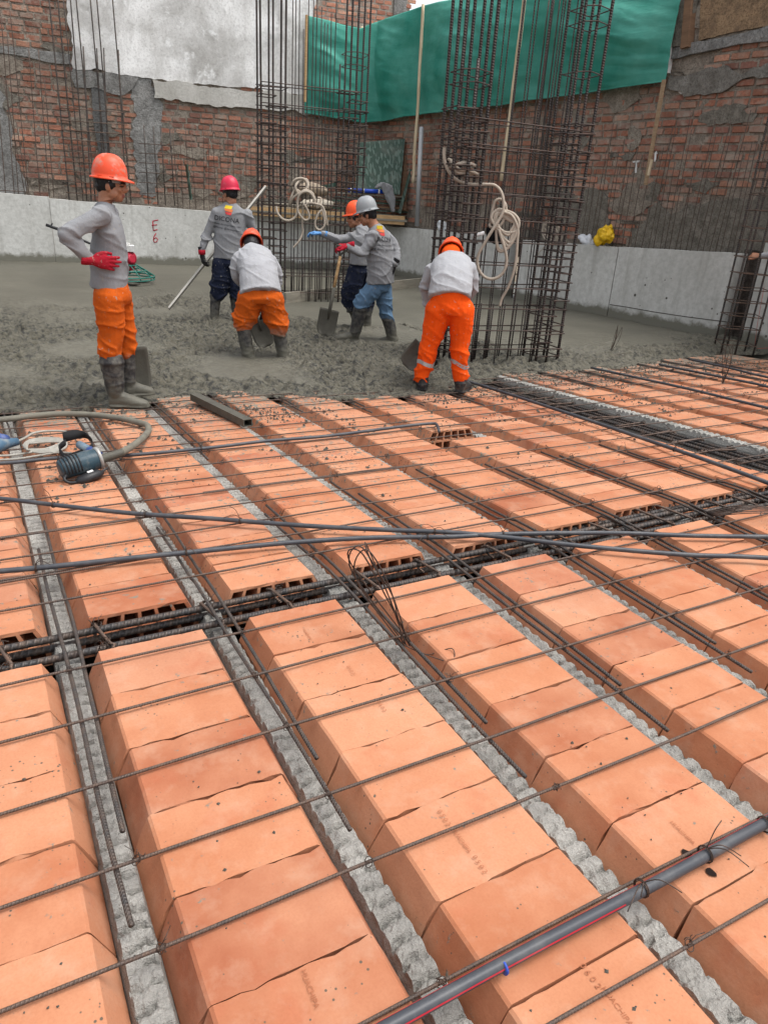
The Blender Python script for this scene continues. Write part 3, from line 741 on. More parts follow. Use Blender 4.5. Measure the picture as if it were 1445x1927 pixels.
pipe_c, cc = pipe('electrical_conduit', [(0, 872), (110, 862), (250, 856), (400, 842), (500, 830), (620, 820), (760, 802), (812, 797), (822, 800), (826, 812)], .0105, 'grey conduit passing under the power tool and ending in the missing block', 'thin grey conduits', ext=([(-.5, 4.35, -.07)], []), o=.03)
for c_, par, pts in ((ca, pipe_a, (100, 283, 450, 815)), (cb, pipe_b, (65, 355, 795, 950)), (cc, pipe_c, (120, 370))):
    for px in pts:
        k = min(range(len(c_)), key=lambda i: abs((CX+F*(c_[i]-cam_pt()).dot(RT)/(c_[i]-cam_pt()).dot(FW))-px)); k = max(1, min(k, len(c_)-2))
        wire_tie(c_[k], c_[k+1]-c_[k-1], .012, par, 2)
for i, (pxs, lab) in enumerate([([(862, 712), (990, 752), (1232, 833), (1437, 906)], 'grey conduit running along the left side of the long beam cage'),
        ([(1112, 692), (1200, 711), (1300, 733), (1445, 768)], 'grey conduit crossing the far clay rows, nearest of three'),
        ([(1240, 686), (1350, 708), (1430, 724), (1445, 728)], 'grey conduit crossing the far clay rows, middle of three'),
        ([(1296, 676), (1370, 692), (1445, 710)], 'grey conduit crossing the far clay rows, farthest of three')]):
    e1 = gp(*pxs[-1], .03)
    ob, c_ = pipe('electrical_conduit', pxs, .0125, lab, 'conduits at the right', o=.034, ext=([], [(e1.x-.02, e1.y-1.2, zs(e1.y-1.2)+.03)]))
    for k in range(4, len(c_)-6, 9): wire_tie(c_[k], c_[k+1]-c_[k-1], .014, ob, 2)
    if i == 0: coupling(c_, len(c_)-22, .0125, ob)

# ---------------------------------------------------------------- looped wire hangers, crumbs, stamps
def wire_loops(base, tops, label):
    mb = MB()
    for k, (a, b, c) in enumerate(tops):
        mb.tube(curve_pts([base+Vector((.01*k, 0, 0)), a, b, c, base+Vector((.01*k+.02, .02, -.03))], 8), .0025, 6)
    mb.tube(curve_pts([base, base+Vector((.06, -.06, -.02)), base+Vector((.13, -.10, .01)), base+Vector((.10, -.14, -.01)), base+Vector((.02, -.05, 0))], 6), .0018, 5)
    return tag(mb.build('wire_hanger', WIRE, None, True), label, 'wire loop', 'wire loops')
b_ = gp(758, 1212, .0); pln = Plane(b_)
wire_loops(b_, [(pln(735, 1110), pln(690, 1034), pln(670, 1090)), (pln(722, 1100), pln(678, 1028), pln(662, 1075)), (pln(738, 1120), pln(700, 1060), pln(692, 1030, .03)), (pln(730, 1130), pln(680, 1040), pln(660, 1060))], 'dark bent wire loops standing above the cross trench')
b_ = gp(1358, 722, 0); pln = Plane(b_)
wire_loops(b_, [(pln(1362, 680), pln(1368, 648), pln(1374, 680)), (pln(1366, 680), pln(1378, 650), pln(1372, 690)), (pln(1358, 690), pln(1361, 655), pln(1366, 690))], 'thin dark wire loops standing on the far right clay rows')
b_ = cp(1145, 664, .02); pln = Plane(b_)
wire_loops(b_, [(pln(1156, 640), pln(1162, 612), pln(1158, 640)), (pln(1158, 640), pln(1170, 616), pln(1164, 640)), (pln(1152, 645), pln(1160, 620), pln(1156, 645))], 'grey wire loops sticking out of the smooth concrete at the right')
p0 = gp(1410, 968, .05)
mb = MB()
for k in range(6): mb.tube(curve_pts([p0+Vector((-.12, .10+.01*k, -.03)), p0+Vector((.0, .02*k-.03, .02)), p0+Vector((.2, -.12+.02*k, .01)), p0+Vector((.45, -.35+.03*k, .0))], 6), .0028, 5)
tag(mb.build('wire_bundle', WIRE, None, True), 'loose bundle of dark wires beside the cage crossing at the right', 'wire loop')
# cement crumbs
rc = random.Random(5); mb = MB()
for k in range(19000):
    if k < 17600: x = rc.uniform(-.4, 8.4); y = 5.95-abs(rc.gauss(0, 1.0))*1.15
    else: x = rc.uniform(-.3, 4); y = rc.uniform(.5, 4)
    if y < .4 or noise.noise((x*1.7, y*1.7, 3))+.6*noise.noise((x*6, y*6, 8)) < (-.05 if y > 4.9 else .12): continue
    row = int((x+.3-.01)//PITCH); u = (x-(.3655+PITCH*(row-1)))
    if abs(u) > .155 or (2.1 < y < 2.34): continue
    s_ = rc.choice([.003, .004, .004, .005, .006, .008, .013]) if k < 17600 else rc.choice([.002, .003, .003, .005])
    vs = [Vector(v)*s_*rc.uniform(.6, 1.3) for v in ((1, 0, 0), (-1, 0, 0), (0, 1, 0), (0, -1, 0), (0, 0, 1), (.6, .6, .2), (-.6, .5, .3))]
    z0 = zs(y)+s_*.25; c = Vector((x, y, z0)); o_ = len(mb.v)
    mb.add([c+v for v in vs], [(0, 5, 4), (5, 2, 4), (2, 6, 4), (6, 1, 4), (1, 3, 4), (3, 0, 4), (0, 3, 1, 6, 2, 5)])
tag(mb.build('cement_crumbs', mk_plain('cement_crumb', (.075, .070, .058), .9, .4, 30), None), kind='stuff')
def text_mesh(txt, size, mat, name='stamp', extrude=0):
    cu = bpy.data.curves.new(name, 'FONT'); cu.body = txt; cu.size = size; cu.align_x = 'CENTER'; cu.align_y = 'CENTER'; cu.extrude = extrude; cu.resolution_u = 3
    o = bpy.data.objects.new(name, cu); COL.objects.link(o); bpy.context.view_layer.update()
    me = bpy.data.meshes.new_from_object(o.evaluated_get(bpy.context.evaluated_depsgraph_get())); bpy.data.objects.remove(o); bpy.data.curves.remove(cu)
    me.materials.clear(); me.materials.append(mat); return me
INK = mk_plain('stamp_ink', (.33, .115, .055), .9, .4, 200)
def nearest_block(p):
    bs = [o for o in COL.objects if o.name.startswith('clay_block')]
    return min(bs, key=lambda o: (o.location.x-p.x)**2+(o.location.y-p.y)**2)
for txt, px, sz in [('0 6 0 2', (1110, 1838), .019), ('0 5 0 2', (835, 1540), .018), ('HUACHIPA', (868, 1583), .015), ('0 5 0 2', (902, 1628), .018), ('HUACHIPA', (1283, 1568), .015), ('HUACHIPA', (583, 1862), .016), ('HUACHIPA', (1160, 1895), .016), ('0 5 0 2', (660, 1262), .017), ('HUACHIPA', (578, 1195), .014), ('0 6 0 2', (718, 1330), .017)]:
    p = gp(*px); b = nearest_block(p); me = text_mesh(txt, sz, INK); o = link('stamp', me, b)
    o.matrix_basis = Matrix.Translation((p.x, p.y, .0028)) @ Matrix.Rotation(R(-93), 4, 'Z')
# flat near-black patches that paint the shade inside holes in the near block
HOLE_SHADE = mk_plain('hole_shade', (.012, .006, .004), 1, 0)
for px in ((1292, 1608), (1336, 1642)):
    p = gp(*px); b = nearest_block(p); mb = MB(); ang = [random.uniform(.7, 1.2) for _ in range(9)]
    mb.add([Vector((p.x+math.cos(a*.698)*.011*ang[a], p.y+math.sin(a*.698)*.014*ang[a], .0024)) for a in range(9)], [tuple(range(9))]); mb.build('hole_shade_patch', HOLE_SHADE, b)
# ---------------------------------------------------------------- walls round the site
LA, LC, LD = (-2.0, 16.5), (8.0, 15.35), (9.15, 6.3)
RB, RE = LC, LD
def WL(x, y, off=0.0): return wall_pt(x, y, LA, LC, off)
def WR(x, y, off=0.0): return wall_pt(x, y, RB, RE, off)
class Wall:
    def __init__(s, A, B, off):
        s.d = (Vector(B)-Vector(A)).normalized(); s.n = Vector((s.d.y, -s.d.x)); s.A = Vector(A)+s.n*off; s.off = off; s.raw = (A, B)
    def sz(s, x, y, o=0.0):
        p = wall_pt(x, y, s.raw[0], s.raw[1], s.off+o); return ((Vector((p.x, p.y))-s.A).dot(s.d), p.z)
    def P(s, u, z, o=0.0): q = s.A+s.d*u+s.n*o; return Vector((q.x, q.y, z))
LW = Wall(LA, LC, 0); RW = Wall(RB, RE, 0)            # faces of the low cast walls
LB = Wall(LA, LC, -.34); RBk = Wall(RB, RE, -.34)      # old brick faces behind them

def cast_section(wl, tops, label, name='concrete_wall', th=.27, zb=-.6):
    """tops: list of (u, z) along the wall"""
    mb = MB(); n_ = len(tops); vs = []
    for (u, z) in tops: vs += [wl.P(u, zb), wl.P(u, z), wl.P(u, z, -th), wl.P(u, zb, -th)]
    fs = []
    for i in range(n_-1):
        for k in range(4): fs.append((i*4+k, i*4+(k+1) % 4, (i+1)*4+(k+1) % 4, (i+1)*4+k))
    fs += [(0, 1, 2, 3), tuple((n_-1)*4+k for k in (3, 2, 1, 0))]
    mb.add(vs, fs); o = tag(mb.build(name, WALLC), label, 'concrete wall'); return o
def rough_top(wl, p0, p1, o=0.0, step=.12, amp=.012):
    (u0, z0), (u1, z1) = wl.sz(*p0), wl.sz(*p1); n_ = max(2, int(abs(u1-u0)/step))
    return [(u0+(u1-u0)*i/n_, z0+(z1-z0)*i/n_+noise.noise((i*.37, u0, 0))*amp) for i in range(n_+1)]
u_l = LW.sz(-260, 345)[0]
wa = cast_section(LW, [(u_l, 1.28)]+rough_top(LW, (0, 363), (92, 371)), 'pale cast concrete wall at the left edge, slightly taller end section')
wb_ = cast_section(LW, [(u+.004*(i == 0), z) for i, (u, z) in enumerate(rough_top(LW, (92.6, 374), (687, 421)))], 'long pale cast concrete wall at the back, painted with red E6')
ucor = 0.0
wc_ = cast_section(RW, [(.27, RW.sz(720, 425)[1])]+rough_top(RW, (722, 425), (958, 446)), 'pale cast concrete wall behind the grey helmeted worker')
wd_ = cast_section(RW, rough_top(RW, (984, 451), (1163, 466)), 'pale cast concrete wall behind the tall rebar cage, under the yellow bag')
we_ = cast_section(RW, rough_top(RW, (1165, 464), (1386, 477)), 'pale cast concrete wall section at the right with a dark horizontal joint line')
u0 = RW.sz(1424, 520)[0]
wf_ = cast_section(RW, [(u0, 1.12), (u0+1.6, 1.12), (u0+2.5, 1.15)], 'concrete wall end with red chalk lines at the right edge')
# pour joint line, pilaster groove, chalk lines and painted letters
def wall_line(wl, pts, r, mat, par, name, o=.004, flat=True):
    mb = MB(); ps = []
    for q in pts:
        u, z = wl.sz(*q); ps.append(wl.P(u, z, o))
    mb.tube(ps, r, 6); return mb.build(name, mat, par, True)
DARKLINE = mk_plain('dark_joint', (.07, .065, .055), .95, .3, 30)
wall_line(RW, [(1147, 573), (1180, 578), (1230, 587), (1290, 596), (1376, 607)], .006, DARKLINE, we_, 'joint_line', 0)
REDP = mk_plain('red_paint', (.33, .012, .03), .7, .3, 60)
for pts in ([(288, 416), (288.5, 424), (289, 434)], [(288, 416), (298, 414)], [(286, 424), (296, 423)], [(289, 434), (297, 432)], [(294, 439), (290, 446), (289, 452), (291, 456), (296, 455), (297, 450), (294, 447), (290, 450)]):
    wall_line(LW, pts, .012, REDP, wb_, 'painted_mark', -.004)
CHALK = mk_plain('red_chalk', (.45, .10, .08), .9, .3, 60)
wall_line(RW, [(1437, 540), (1424, 612), (1417, 668)], .003, CHALK, wf_, 'chalk_line', .0)
wall_line(RW, [(1413, 656), (1445, 655)], .003, CHALK, wf_, 'chalk_line', .0)

rb = random.Random(11)
def brick_face(wl, u0, u1, z0, z1, hole, parent, bw=.262, bh=.108, tone=0, name='brick_face'):
    mb = MB(); cols = []
    nr = int((z1-z0)/bh)
    for r in range(nr):
        z = z0+r*bh; x = u0-(bw*.5 if r % 2 else 0)-rb.uniform(0, .03)
        drift = rb.uniform(-.006, .006)
        while x < u1:
            w_ = bw*rb.choice([1, .94, 1.05, .9, 1.1, .52 if rb.random() < .12 else 1])
            cx = x+w_/2; cz = z+bh/2
            if not hole(cx, cz) and rb.random() > .012:
                j = lambda a: rb.uniform(-a, a)
                zz = z+drift+noise.noise((cx*.45, r*.12, 4))*.035+noise.noise((cx*1.6, r*.5, 9))*.008
                dpt = .012+rb.uniform(-.008, .012)
                a0, a1, c0, c1 = x+.010+j(.005), x+w_-.010+j(.005), zz+.010+j(.004), zz+bh-.010+j(.004)
                e = .009
                F_ = [wl.P(a0, c0, -.02), wl.P(a1, c0, -.02), wl.P(a1, c1, -.02), wl.P(a0, c1, -.02),
                      wl.P(a0+e+j(.004), c0+e+j(.004), dpt+j(.004)), wl.P(a1-e+j(.004), c0+e+j(.004), dpt+j(.004)), wl.P(a1-e+j(.004), c1-e+j(.004), dpt+j(.004)), wl.P(a0+e+j(.004), c1-e+j(.004), dpt+j(.004))]
                mb.add(F_, [(4, 5, 6, 7), (0, 1, 5, 4), (1, 2, 6, 5), (2, 3, 7, 6), (3, 0, 4, 7)])
                q = rb.random(); base = [(.42, .18, .115), (.46, .20, .13), (.36, .15, .10), (.31, .145, .108), (.50, .255, .17), (.40, .25, .19)][int(q*6)]
                k = rb.uniform(.75, 1.15)*(1+.5*noise.noise((cx*.35, cz*.5, 3)))
                k *= tone if tone else 1
                cols += [tuple(c*k for c in base)+(1,)]*8
            x += w_
    me = mb.mesh(name, BRICK)
    a = me.color_attributes.new('col', 'FLOAT_COLOR', 'POINT'); a.data.foreach_set('color', np.array(cols, np.float32).ravel())
    return link(name, me, parent)
def slab(wl, px, th, mat, parent, name, jag=.03, o=0.0, step=.07, world=None):
    P_ = world or [wl.sz(*q, o) for q in px]
    out = []
    for i in range(len(P_)):
        a = Vector(P_[i]); b = Vector(P_[(i+1) % len(P_)]); n_ = max(1, int((b-a).length/step)); d = (b-a); nn = Vector((d.y, -d.x)).normalized() if d.length > 0 else Vector((0, 0))
        for k in range(n_):
            t = k/n_; p = a.lerp(b, t)
            if jag: p = p+nn*(noise.noise((p.x*2.1, p.y*2.1, 5))*jag*1.6+noise.noise((p.x*9, p.y*9, 8))*jag*.7)
            out.append(p)
    n_ = len(out); mb = MB()
    mb.add([wl.P(p.x, p.y, o+th) for p in out]+[wl.P(p.x, p.y, o-.03) for p in out], [tuple(range(n_))]+[(k, (k+1) % n_, n_+(k+1) % n_, n_+k) for k in range(n_)])
    return mb.build(name, mat, parent)
def mortar_back(wl, u0, u1, z0, z1, parent, o=-.0, mat=None):
    nu = int((u1-u0)/.06); nz = int((z1-z0)/.06)
    U, Zz = np.meshgrid(np.linspace(u0, u1, nu), np.linspace(z0, z1, nz)); D = o+(fbm(U*7, Zz*7, 4, .65)-.5)*.035
    Xx = wl.A.x+wl.d.x*U+wl.n.x*D; Yy = wl.A.y+wl.d.y*U+wl.n.y*D
    return link('mortar_bed', grid_mesh('mortar_bed', Xx, Yy, Zz, mat or MORTAR, True), parent)
def wall_body(wl, u0, u1, z0, z1, parent, th=.25):
    mb = MB(); vs = [wl.P(u, z, q) for u in (u0, u1) for z in (z0, z1) for q in (-.03, -th)]
    mb.add(vs, [(0, 1, 3, 2), (4, 6, 7, 5), (0, 4, 5, 1), (2, 3, 7, 6), (0, 2, 6, 4), (1, 5, 7, 3)]); return mb.build('wall_core', MORTAR, parent)
# left (back) brick wall
p_ = LB.P(4, 0)
bl = empty('brick_wall', (p_.x, p_.y, -.2), 'old red brick wall at the back left with white plaster above', 'brick wall')
uR = LB.sz(585, 100)[0]; uC = (Vector(LC)-Vector(LA)).length+.3
plast_u = LB.sz(135, 60)[0]
def poly_in(P_, u, z):
    c = False; n_ = len(P_)
    for i in range(n_):
        (x0, y0), (x1, y1) = P_[i], P_[(i+1) % n_]
        if (y0 > z) != (y1 > z) and u < (x1-x0)*(z-y0)/(y1-y0)+x0: c = not c
    return c
L = lambda pts: [LB.sz(*q) for q in pts]
pl_poly = L([(124, -60), (131, 60), (138, 128), (210, 134), (245, 141), (290, 150), (380, 160), (490, 170), (584, 181), (590, 0), (590, -70)])
bm_poly = L([(138, 128), (143, 163), (170, 170), (235, 174), (247, 168), (262, 146)])
bm2_poly = L([(286, 150), (290, 184), (330, 188), (372, 202), (400, 197), (490, 205), (580, 216), (584, 182), (490, 171), (380, 161)])
pat1 = L([(168, 150), (172, 180), (178, 250), (186, 288), (207, 288), (203, 240), (197, 172), (190, 150)])
pat2 = L([(247, 142), (248, 190), (252, 250), (255, 320), (262, 366), (294, 368), (300, 300), (302, 220), (296, 170), (286, 148)])
pat3 = L([(-40, 130), (2, 150), (10, 210), (28, 280), (38, 330), (40, 372), (-60, 370)])
band = L([(-30, 84), (60, 92), (131, 104), (134, 122), (100, 118), (40, 106), (-30, 100)])
foot = L([(-40, 330), (30, 330), (120, 352), (200, 362), (260, 355), (300, 362), (420, 366), (500, 372), (600, 376), (690, 380), (690, 440), (-40, 380)])
holes = [pl_poly, bm_poly, bm2_poly, pat1, pat2, pat3, band]
def hl(u, z): return any(poly_in(q, u, z) for q in holes) or (poly_in(foot, u, z) and noise.noise((u*1.9, z*3, 2)) > -.25)
wall_body(LB, -3.5, uR+.02, .6, 5.9, bl); wall_body(LB, uR+.02, uC+.3, .6, 4.35, bl)
mortar_back(LB, -3.4, uC, .85, 4.4, bl); mortar_back(LB, -3.4, uR, 4.4, 5.85, bl)
brick_face(LB, -3.3, uC, .95, 4.35, hl, bl); brick_face(LB, -3.3, plast_u, 4.35, 5.8, hl, bl)
slab(LB, None, .05, PLASTER, bl, 'plaster', .05, world=pl_poly); slab(LB, None, .045, GREYREND, bl, 'beam_face', .06, world=bm_poly)
WHITEB = mk_concrete('peeling_white_beam', (.36, .345, .31), (.56, .545, .51), .6, .7, 1.2)
slab(LB, None, .075, WHITEB, bl, 'beam_face', .06, world=bm2_poly)
slab(LB, None, .035, mk_mortar('smooth_grey_patch', (.20, .20, .195), (.15, .15, .145)), bl, 'cement_patch', .02, world=pat1)
slab(LB, None, .025, GREYREND, bl, 'cement_patch', .13, world=pat2); slab(LB, None, .025, GREYREND, bl, 'cement_patch', .13, world=pat3)
slab(LB, None, .04, GREYREND, bl, 'beam_face', .02, world=band)
slab(LB, L([(262, 190), (300, 190), (298, 150), (258, 150)]) and None, .01, GREYREND, bl, 'cement_patch', .02, world=L([(250, 174), (292, 180), (288, 192), (254, 188)]))
SMEAR = mk_mortar('mortar_smear', (.40, .35, .29), (.22, .185, .15))
def smears(wl, n_, u0, u1, z0, z1, hole, parent, seed):
    rg = random.Random(seed); k = 0
    while k < n_:
        u, z = rg.uniform(u0, u1), z0+(z1-z0)*rg.random()**1.6
        if hole(u, z): continue
        rx, rz = rg.uniform(.10, .42), rg.uniform(.05, .22); ph = rg.uniform(0, 6)
        slab(wl, None, .014+rg.uniform(0, .012), SMEAR if rg.random() < .7 else RENDERC, parent, 'mortar_smear', .08, step=.05, world=[(u+rx*math.cos(t)*(1+.4*math.sin(3*t+ph)), z+rz*math.sin(t)*(1+.3*math.cos(2*t+ph))) for t in np.linspace(0, 5.8, 14)]); k += 1
smears(LB, 22, 2.6, 9.6, 1.2, 4.2, lambda u, z: any(poly_in(q, u, z) for q in (pl_poly, bm2_poly, bm_poly)), bl, 3)
# right brick wall
p_ = RBk.P(4, 0)
br = empty('brick_wall', (p_.x, p_.y, -.2), 'old red brick wall along the right side behind the green tarpaulin', 'brick wall')
Rr = lambda pts: [RBk.sz(*q) for q in pts]
rt1 = Rr([(1180, 480), (1195, 440), (1225, 420), (1240, 395), (1300, 385), (1345, 372), (1385, 355), (1420, 362), (1470, 350), (1500, 420), (1500, 500)])
rt2 = Rr([(1085, 470), (1090, 380), (1110, 350), (1135, 365), (1140, 420), (1150, 468)])
rt3 = Rr([(760, 440), (770, 395), (830, 385), (900, 390), (990, 400), (1085, 420), (1085, 470), (980, 460)])
lint = Rr([(1262, 90), (1330, 76), (1445, 52), (1560, 26), (1560, 62), (1445, 78), (1330, 98), (1263, 112)])
adobe = Rr([(1316, 78), (1325, -60), (1560, -90), (1560, 24), (1445, 50)])
sm1 = Rr([(1255, 165), (1262, 152), (1330, 140), (1400, 128), (1500, 108), (1500, 132), (1430, 152), (1340, 168), (1280, 180)])
holesR = [rt1, rt2, lint, adobe, sm1]
def hr(u, z): return any(poly_in(q, u, z) for q in holesR) or (poly_in(rt3, u, z) and noise.noise((u*1.9, z*3, 2)) > -.1) or (z > 3.15 and noise.noise((u*1.4, z*4.1, 6)) > .18)
uE = 12.2; uA = RBk.sz(1316, 60)[0]
wall_body(RBk, -.4, uE, .5, 4.35, br)
mortar_back(RBk, -.3, uE, .8, 4.3, br); brick_face(RBk, -.3, uE, .9, 4.25, hr, br)
slab(RBk, None, .05, RENDERC, br, 'cement_render', .18, world=rt1); slab(RBk, None, .04, RENDERC, br, 'cement_render', .15, world=rt2)
slab(RBk, None, .06, GREYREND, br, 'beam_face', .02, world=lint); slab(RBk, None, .05, mk_mortar('grey_smear', (.30, .285, .255), (.17, .155, .135)), br, 'cement_render', .11, world=sm1)
ADOBE = mk_mortar('brown_adobe_plaster', (.42, .285, .17), (.24, .165, .105))
slab(RBk, None, .03, ADOBE, br, 'adobe_plaster', .02, world=adobe)
mb = MB(); a = RBk.P(*RBk.sz(1296, 92), .06); b = RBk.P(*RBk.sz(1312, -80), .06); mb.bar(a, b, .12, .12); mb.build('timber_post', DARKWOOD, br)
slab(RBk, None, .09, RENDERC, br, 'cement_render', .05, world=Rr([(1262, 92), (1272, 20), (1292, 0), (1300, -60), (1318, -70), (1300, 84)]))
slab(RBk, None, .10, PLASTER, br, 'white_strip', .006, world=Rr([(1257, 140), (1262, 138), (1281, 15), (1277, 10)]))
for q in ([(1276, 172), (1300, 160), (1328, 153), (1322, 165), (1300, 170), (1282, 178)], [(1192, 303), (1204, 302), (1203, 306), (1200, 306), (1199, 326), (1195, 326), (1196, 306), (1192, 307)], [(1233, 288), (1237, 284), (1236, 300), (1232, 305)]):
    slab(RBk, None, .028, PLASTER, br, 'white_paint_mark', .008, world=Rr(q))
smears(RBk, 26, .5, 9.5, 1.2, 4.1, lambda u, z: any(poly_in(q, u, z) for q in (adobe, lint, rt1)), br, 5)
# brick building behind
B2 = Wall((-2, 21), (10, 19.6), 0)
p_ = B2.P(8, 0); b3 = empty('brick_building', (p_.x, p_.y, -.2), 'paler brick building rising behind the green tarpaulin', 'building')
uu0, uu1 = B2.sz(560, 0)[0], B2.sz(772, 0)[0]
wall_body(B2, uu0, uu1, 0, 8.5, b3); mortar_back(B2, uu0, uu1, 4.4, 8.4, b3, .0, mk_mortar('pale_mortar', (.48, .44, .38), (.34, .29, .24)))
brick_face(B2, uu0+.05, uu1-.02, 4.6, 8.3, lambda u, z: abs(u-B2.sz(752, 10)[0]) < .2, b3, .26, .11, 1.7)
mb = MB(); q = B2.sz(752, 10)[0]; vs = [B2.P(q+a, z, d) for a in (-.17, .17) for z in (4, 8.4) for d in (-.02, .05)]
mb.add(vs, [(0, 1, 3, 2), (4, 6, 7, 5), (0, 4, 5, 1), (2, 3, 7, 6), (0, 2, 6, 4), (1, 5, 7, 3)]); mb.build('concrete_column', GREYREND, b3)

# ---------------------------------------------------------------- tarpaulin and poles
top = [(577, 30, 'L'), (605, 38, 'L'), (640, 48, 'L'), (680, 54, 'L'), (720, 42, 'R'), (760, 27, 'R'), (795, 12, 'R'), (850, 0, 'R'), (920, -8, 'R'), (1000, -14, 'R'), (1080, -16, 'R'), (1160, -12, 'R'), (1230, -4, 'R'), (1281, 0, 'R')]
bot = [(573, 214), (600, 219), (640, 226), (680, 231), (720, 228), (752, 224), (786, 219), (840, 211), (905, 203), (970, 194), (1040, 185), (1110, 175), (1185, 164), (1251, 152)]
n_c, n_r = 210, 70; TP = []; BP = []
for (x, y, w_), (xb, yb_) in zip(top, bot):
    f_ = WL if w_ == 'L' else WR
    o_ = -.20
    if w_ == 'R' and x < 800: o_ = -.20
    TP.append(f_(x, y, o_)); BP.append(f_(xb, yb_, o_))
kk = np.linspace(0, len(TP)-1, n_c); TPi = np.array([[np.interp(q, range(len(TP)), [p[a] for p in TP]) for a in range(3)] for q in kk]); BPi = np.array([[np.interp(q, range(len(BP)), [p[a] for p in BP]) for a in range(3)] for q in kk])
vv = np.linspace(0, 1, n_r)[:, None, None]; G = TPi[None]*(1-vv)+BPi[None]*vv
nl = np.array([LW.n.x, LW.n.y, 0]); nr_ = np.array([RW.n.x, RW.n.y, 0]); mixw = np.clip((kk-3)/.7+.5, 0, 1)[:, None]; NN = nl*(1-mixw)+nr_*mixw
Ls = np.concatenate([[0], np.cumsum(np.linalg.norm(np.diff(TPi, axis=0), axis=1))]); UU = np.repeat(Ls[None], n_r, 0); VV = np.repeat(np.linspace(0, 1.7, n_r)[:, None], n_c, 1)
pk = np.interp(Ls, *zip(*[(Ls[int(round(q/(len(TP)-1)*(n_c-1)))], q) for q in range(len(TP))]))
span = np.abs(np.sin(np.pi*np.interp(pk, [0, 3, 6, 9.5, 13], [0, 1, 2, 3, 4])))
dsp = .16*span[None]*np.sin(np.pi*np.clip(VV/1.7, 0, 1))+.16*(fbm(UU*.6+VV*.5, VV*1.7-UU*.4+4, 3, .42)-.5)+.075*(1-np.abs(fbm(UU*.9+3, VV*2.8-UU*.7, 3)-.5)*2)*span[None]
dsp[-1] += .02; dsp = dsp+.01
GG = G+NN[None]*dsp[..., None]
GG[..., 2] += (fbm(UU*1.3, VV*0+1, 3)-.5)*.05*np.clip(VV/1.7*2-1, 0, 1)
me = grid_mesh('tarpaulin', GG[..., 0], GG[..., 1], GG[..., 2], TARP, True)
tp = tag(link('tarpaulin', me), 'large green tarpaulin hung in the corner over the brick walls', 'tarpaulin'); md = tp.modifiers.new('t', 'SOLIDIFY'); md.thickness = .006
def pole(pts, r, label, mat=POLEW, flat=None, group='poles holding the tarpaulin'):
    mb = MB()
    if flat: mb.bar(pts[0], pts[-1], *flat)
    else:
        ps = straight(pts[0], pts[-1], .12, .03, pts[0].x); mb.tube(ps, [r*(1+.15*noise.noise((i*.4, pts[0].x, 0))) for i in range(len(ps))], 9)
    return tag(mb.build('wooden_pole', mat, None, not flat), label, 'pole', group)
pole([WL(577, 28, .02), WL(574, 192, .02)], .03, 'flat wooden batten at the left edge of the tarpaulin', TIMBER, (.06, .03))
pole([WR(681, 50, -.02), WR(678, 260, -.02)], .028, 'thin pale pole holding the tarpaulin in the wall corner')
pole([WR(796, 8, .0), WR(777, 345, .0)], .03, 'crooked pale pole in front of the tarpaulin, left of the tall rebar cage')
pole([WR(987, -12, .25), WR(943, 340, .25)], .034, 'pale pole standing behind the bars of the tall rebar cage')
pole([WR(1249, 150, -.08), WR(1214, 348, -.08)], .03, 'split wooden batten below the right end of the tarpaulin', mk_wood('brown_batten', (.24, .16, .095), (.36, .26, .165), (2, 2, 14), 3), (.052, .03))
pole([WR(1226, 300, -.03), WR(1219, 330, -.03)], .03, 'short pale wooden offcut nailed beside the split batten', POLEW, (.035, .02))

# ---------------------------------------------------------------- starter bars on the walls
def starter(name, a, b, r, mat, label, group):
    mb = MB(); mb.tube(straight(a, b, .3, .02, a.x*3+a.y), r, 6); return tag(mb.build(name, mat, None, True), label, 'rebar', group)
zt = 1.0
for i, (xt, yt, xb, yb_) in enumerate([(2, 19, 26, 362), (18, 13, 54, 366), (54, 89, 75, 367), (74, 91, 94, 371), (6, 143, 46, 364), (31, 226, 51, 364), (-2, 200, 8, 361), (86, 150, 103, 372), (14, 60, 34, 362)]):
    starter('starter_bar', LW.P(*LW.sz(xt, yt, -.14), -.14), LW.P(LW.sz(xb, yb_-8, -.14)[0], 1.0, -.14), .0075, BARTHIN, 'thin rusty upright bar at the far left beside the thick column bars', 'thin upright bars at the far left')
mb = MB(); mb.tube([LW.P(*LW.sz(-20, 357, -.14), -.13), LW.P(*LW.sz(92, 363, -.14), -.13)], .007, 6); tag(mb.build('cross_bar', BARTHIN, None, True), 'thin horizontal bar along the wall top at the far left', 'rebar')
rs = random.Random(4)
def run(wl, px0, px1, pxy, step, zlo, zhi, label, group, off=-.13, r=.0062):
    u0 = wl.sz(px0, pxy, off)[0]; u1 = wl.sz(px1, pxy, off)[0]; u = u0
    while u < u1:
        z1 = rs.uniform(*zhi); starter('starter_bar', wl.P(u+rs.uniform(-.05, .05), z1, off+rs.uniform(-.05, .03)), wl.P(u, zlo, off), r, BARTHIN, label, group); u += step*rs.uniform(.75, 1.25)
run(LW, 336, 490, 380, .125, .9, (2.25, 2.5), 'thin rusty upright bar on the back wall behind the pink helmeted worker', 'thin upright bars on the back wall')
run(LW, 498, 676, 395, .15, .9, (2.2, 2.6), 'thin rusty upright bar on the back wall behind the middle rebar cage', 'thin upright bars behind the middle cage')
run(RW, 800, 955, 430, .10, .85, (1.9, 2.5), 'thin rusty upright bar on the wall right of the steel pipe', 'thin upright bars right of the pipe')
run(RW, 1092, 1240, 460, .105, .85, (1.85, 2.7), 'thin rusty upright bar on the wall around the yellow bag', 'thin upright bars around the yellow bag', -.13, .005)
run(RW, 1242, 1395, 470, .085, .9, (2.0, 2.75), 'thin rusty upright bar on the wall at the right, before grey render', 'thin upright bars at the right', -.13, .005)
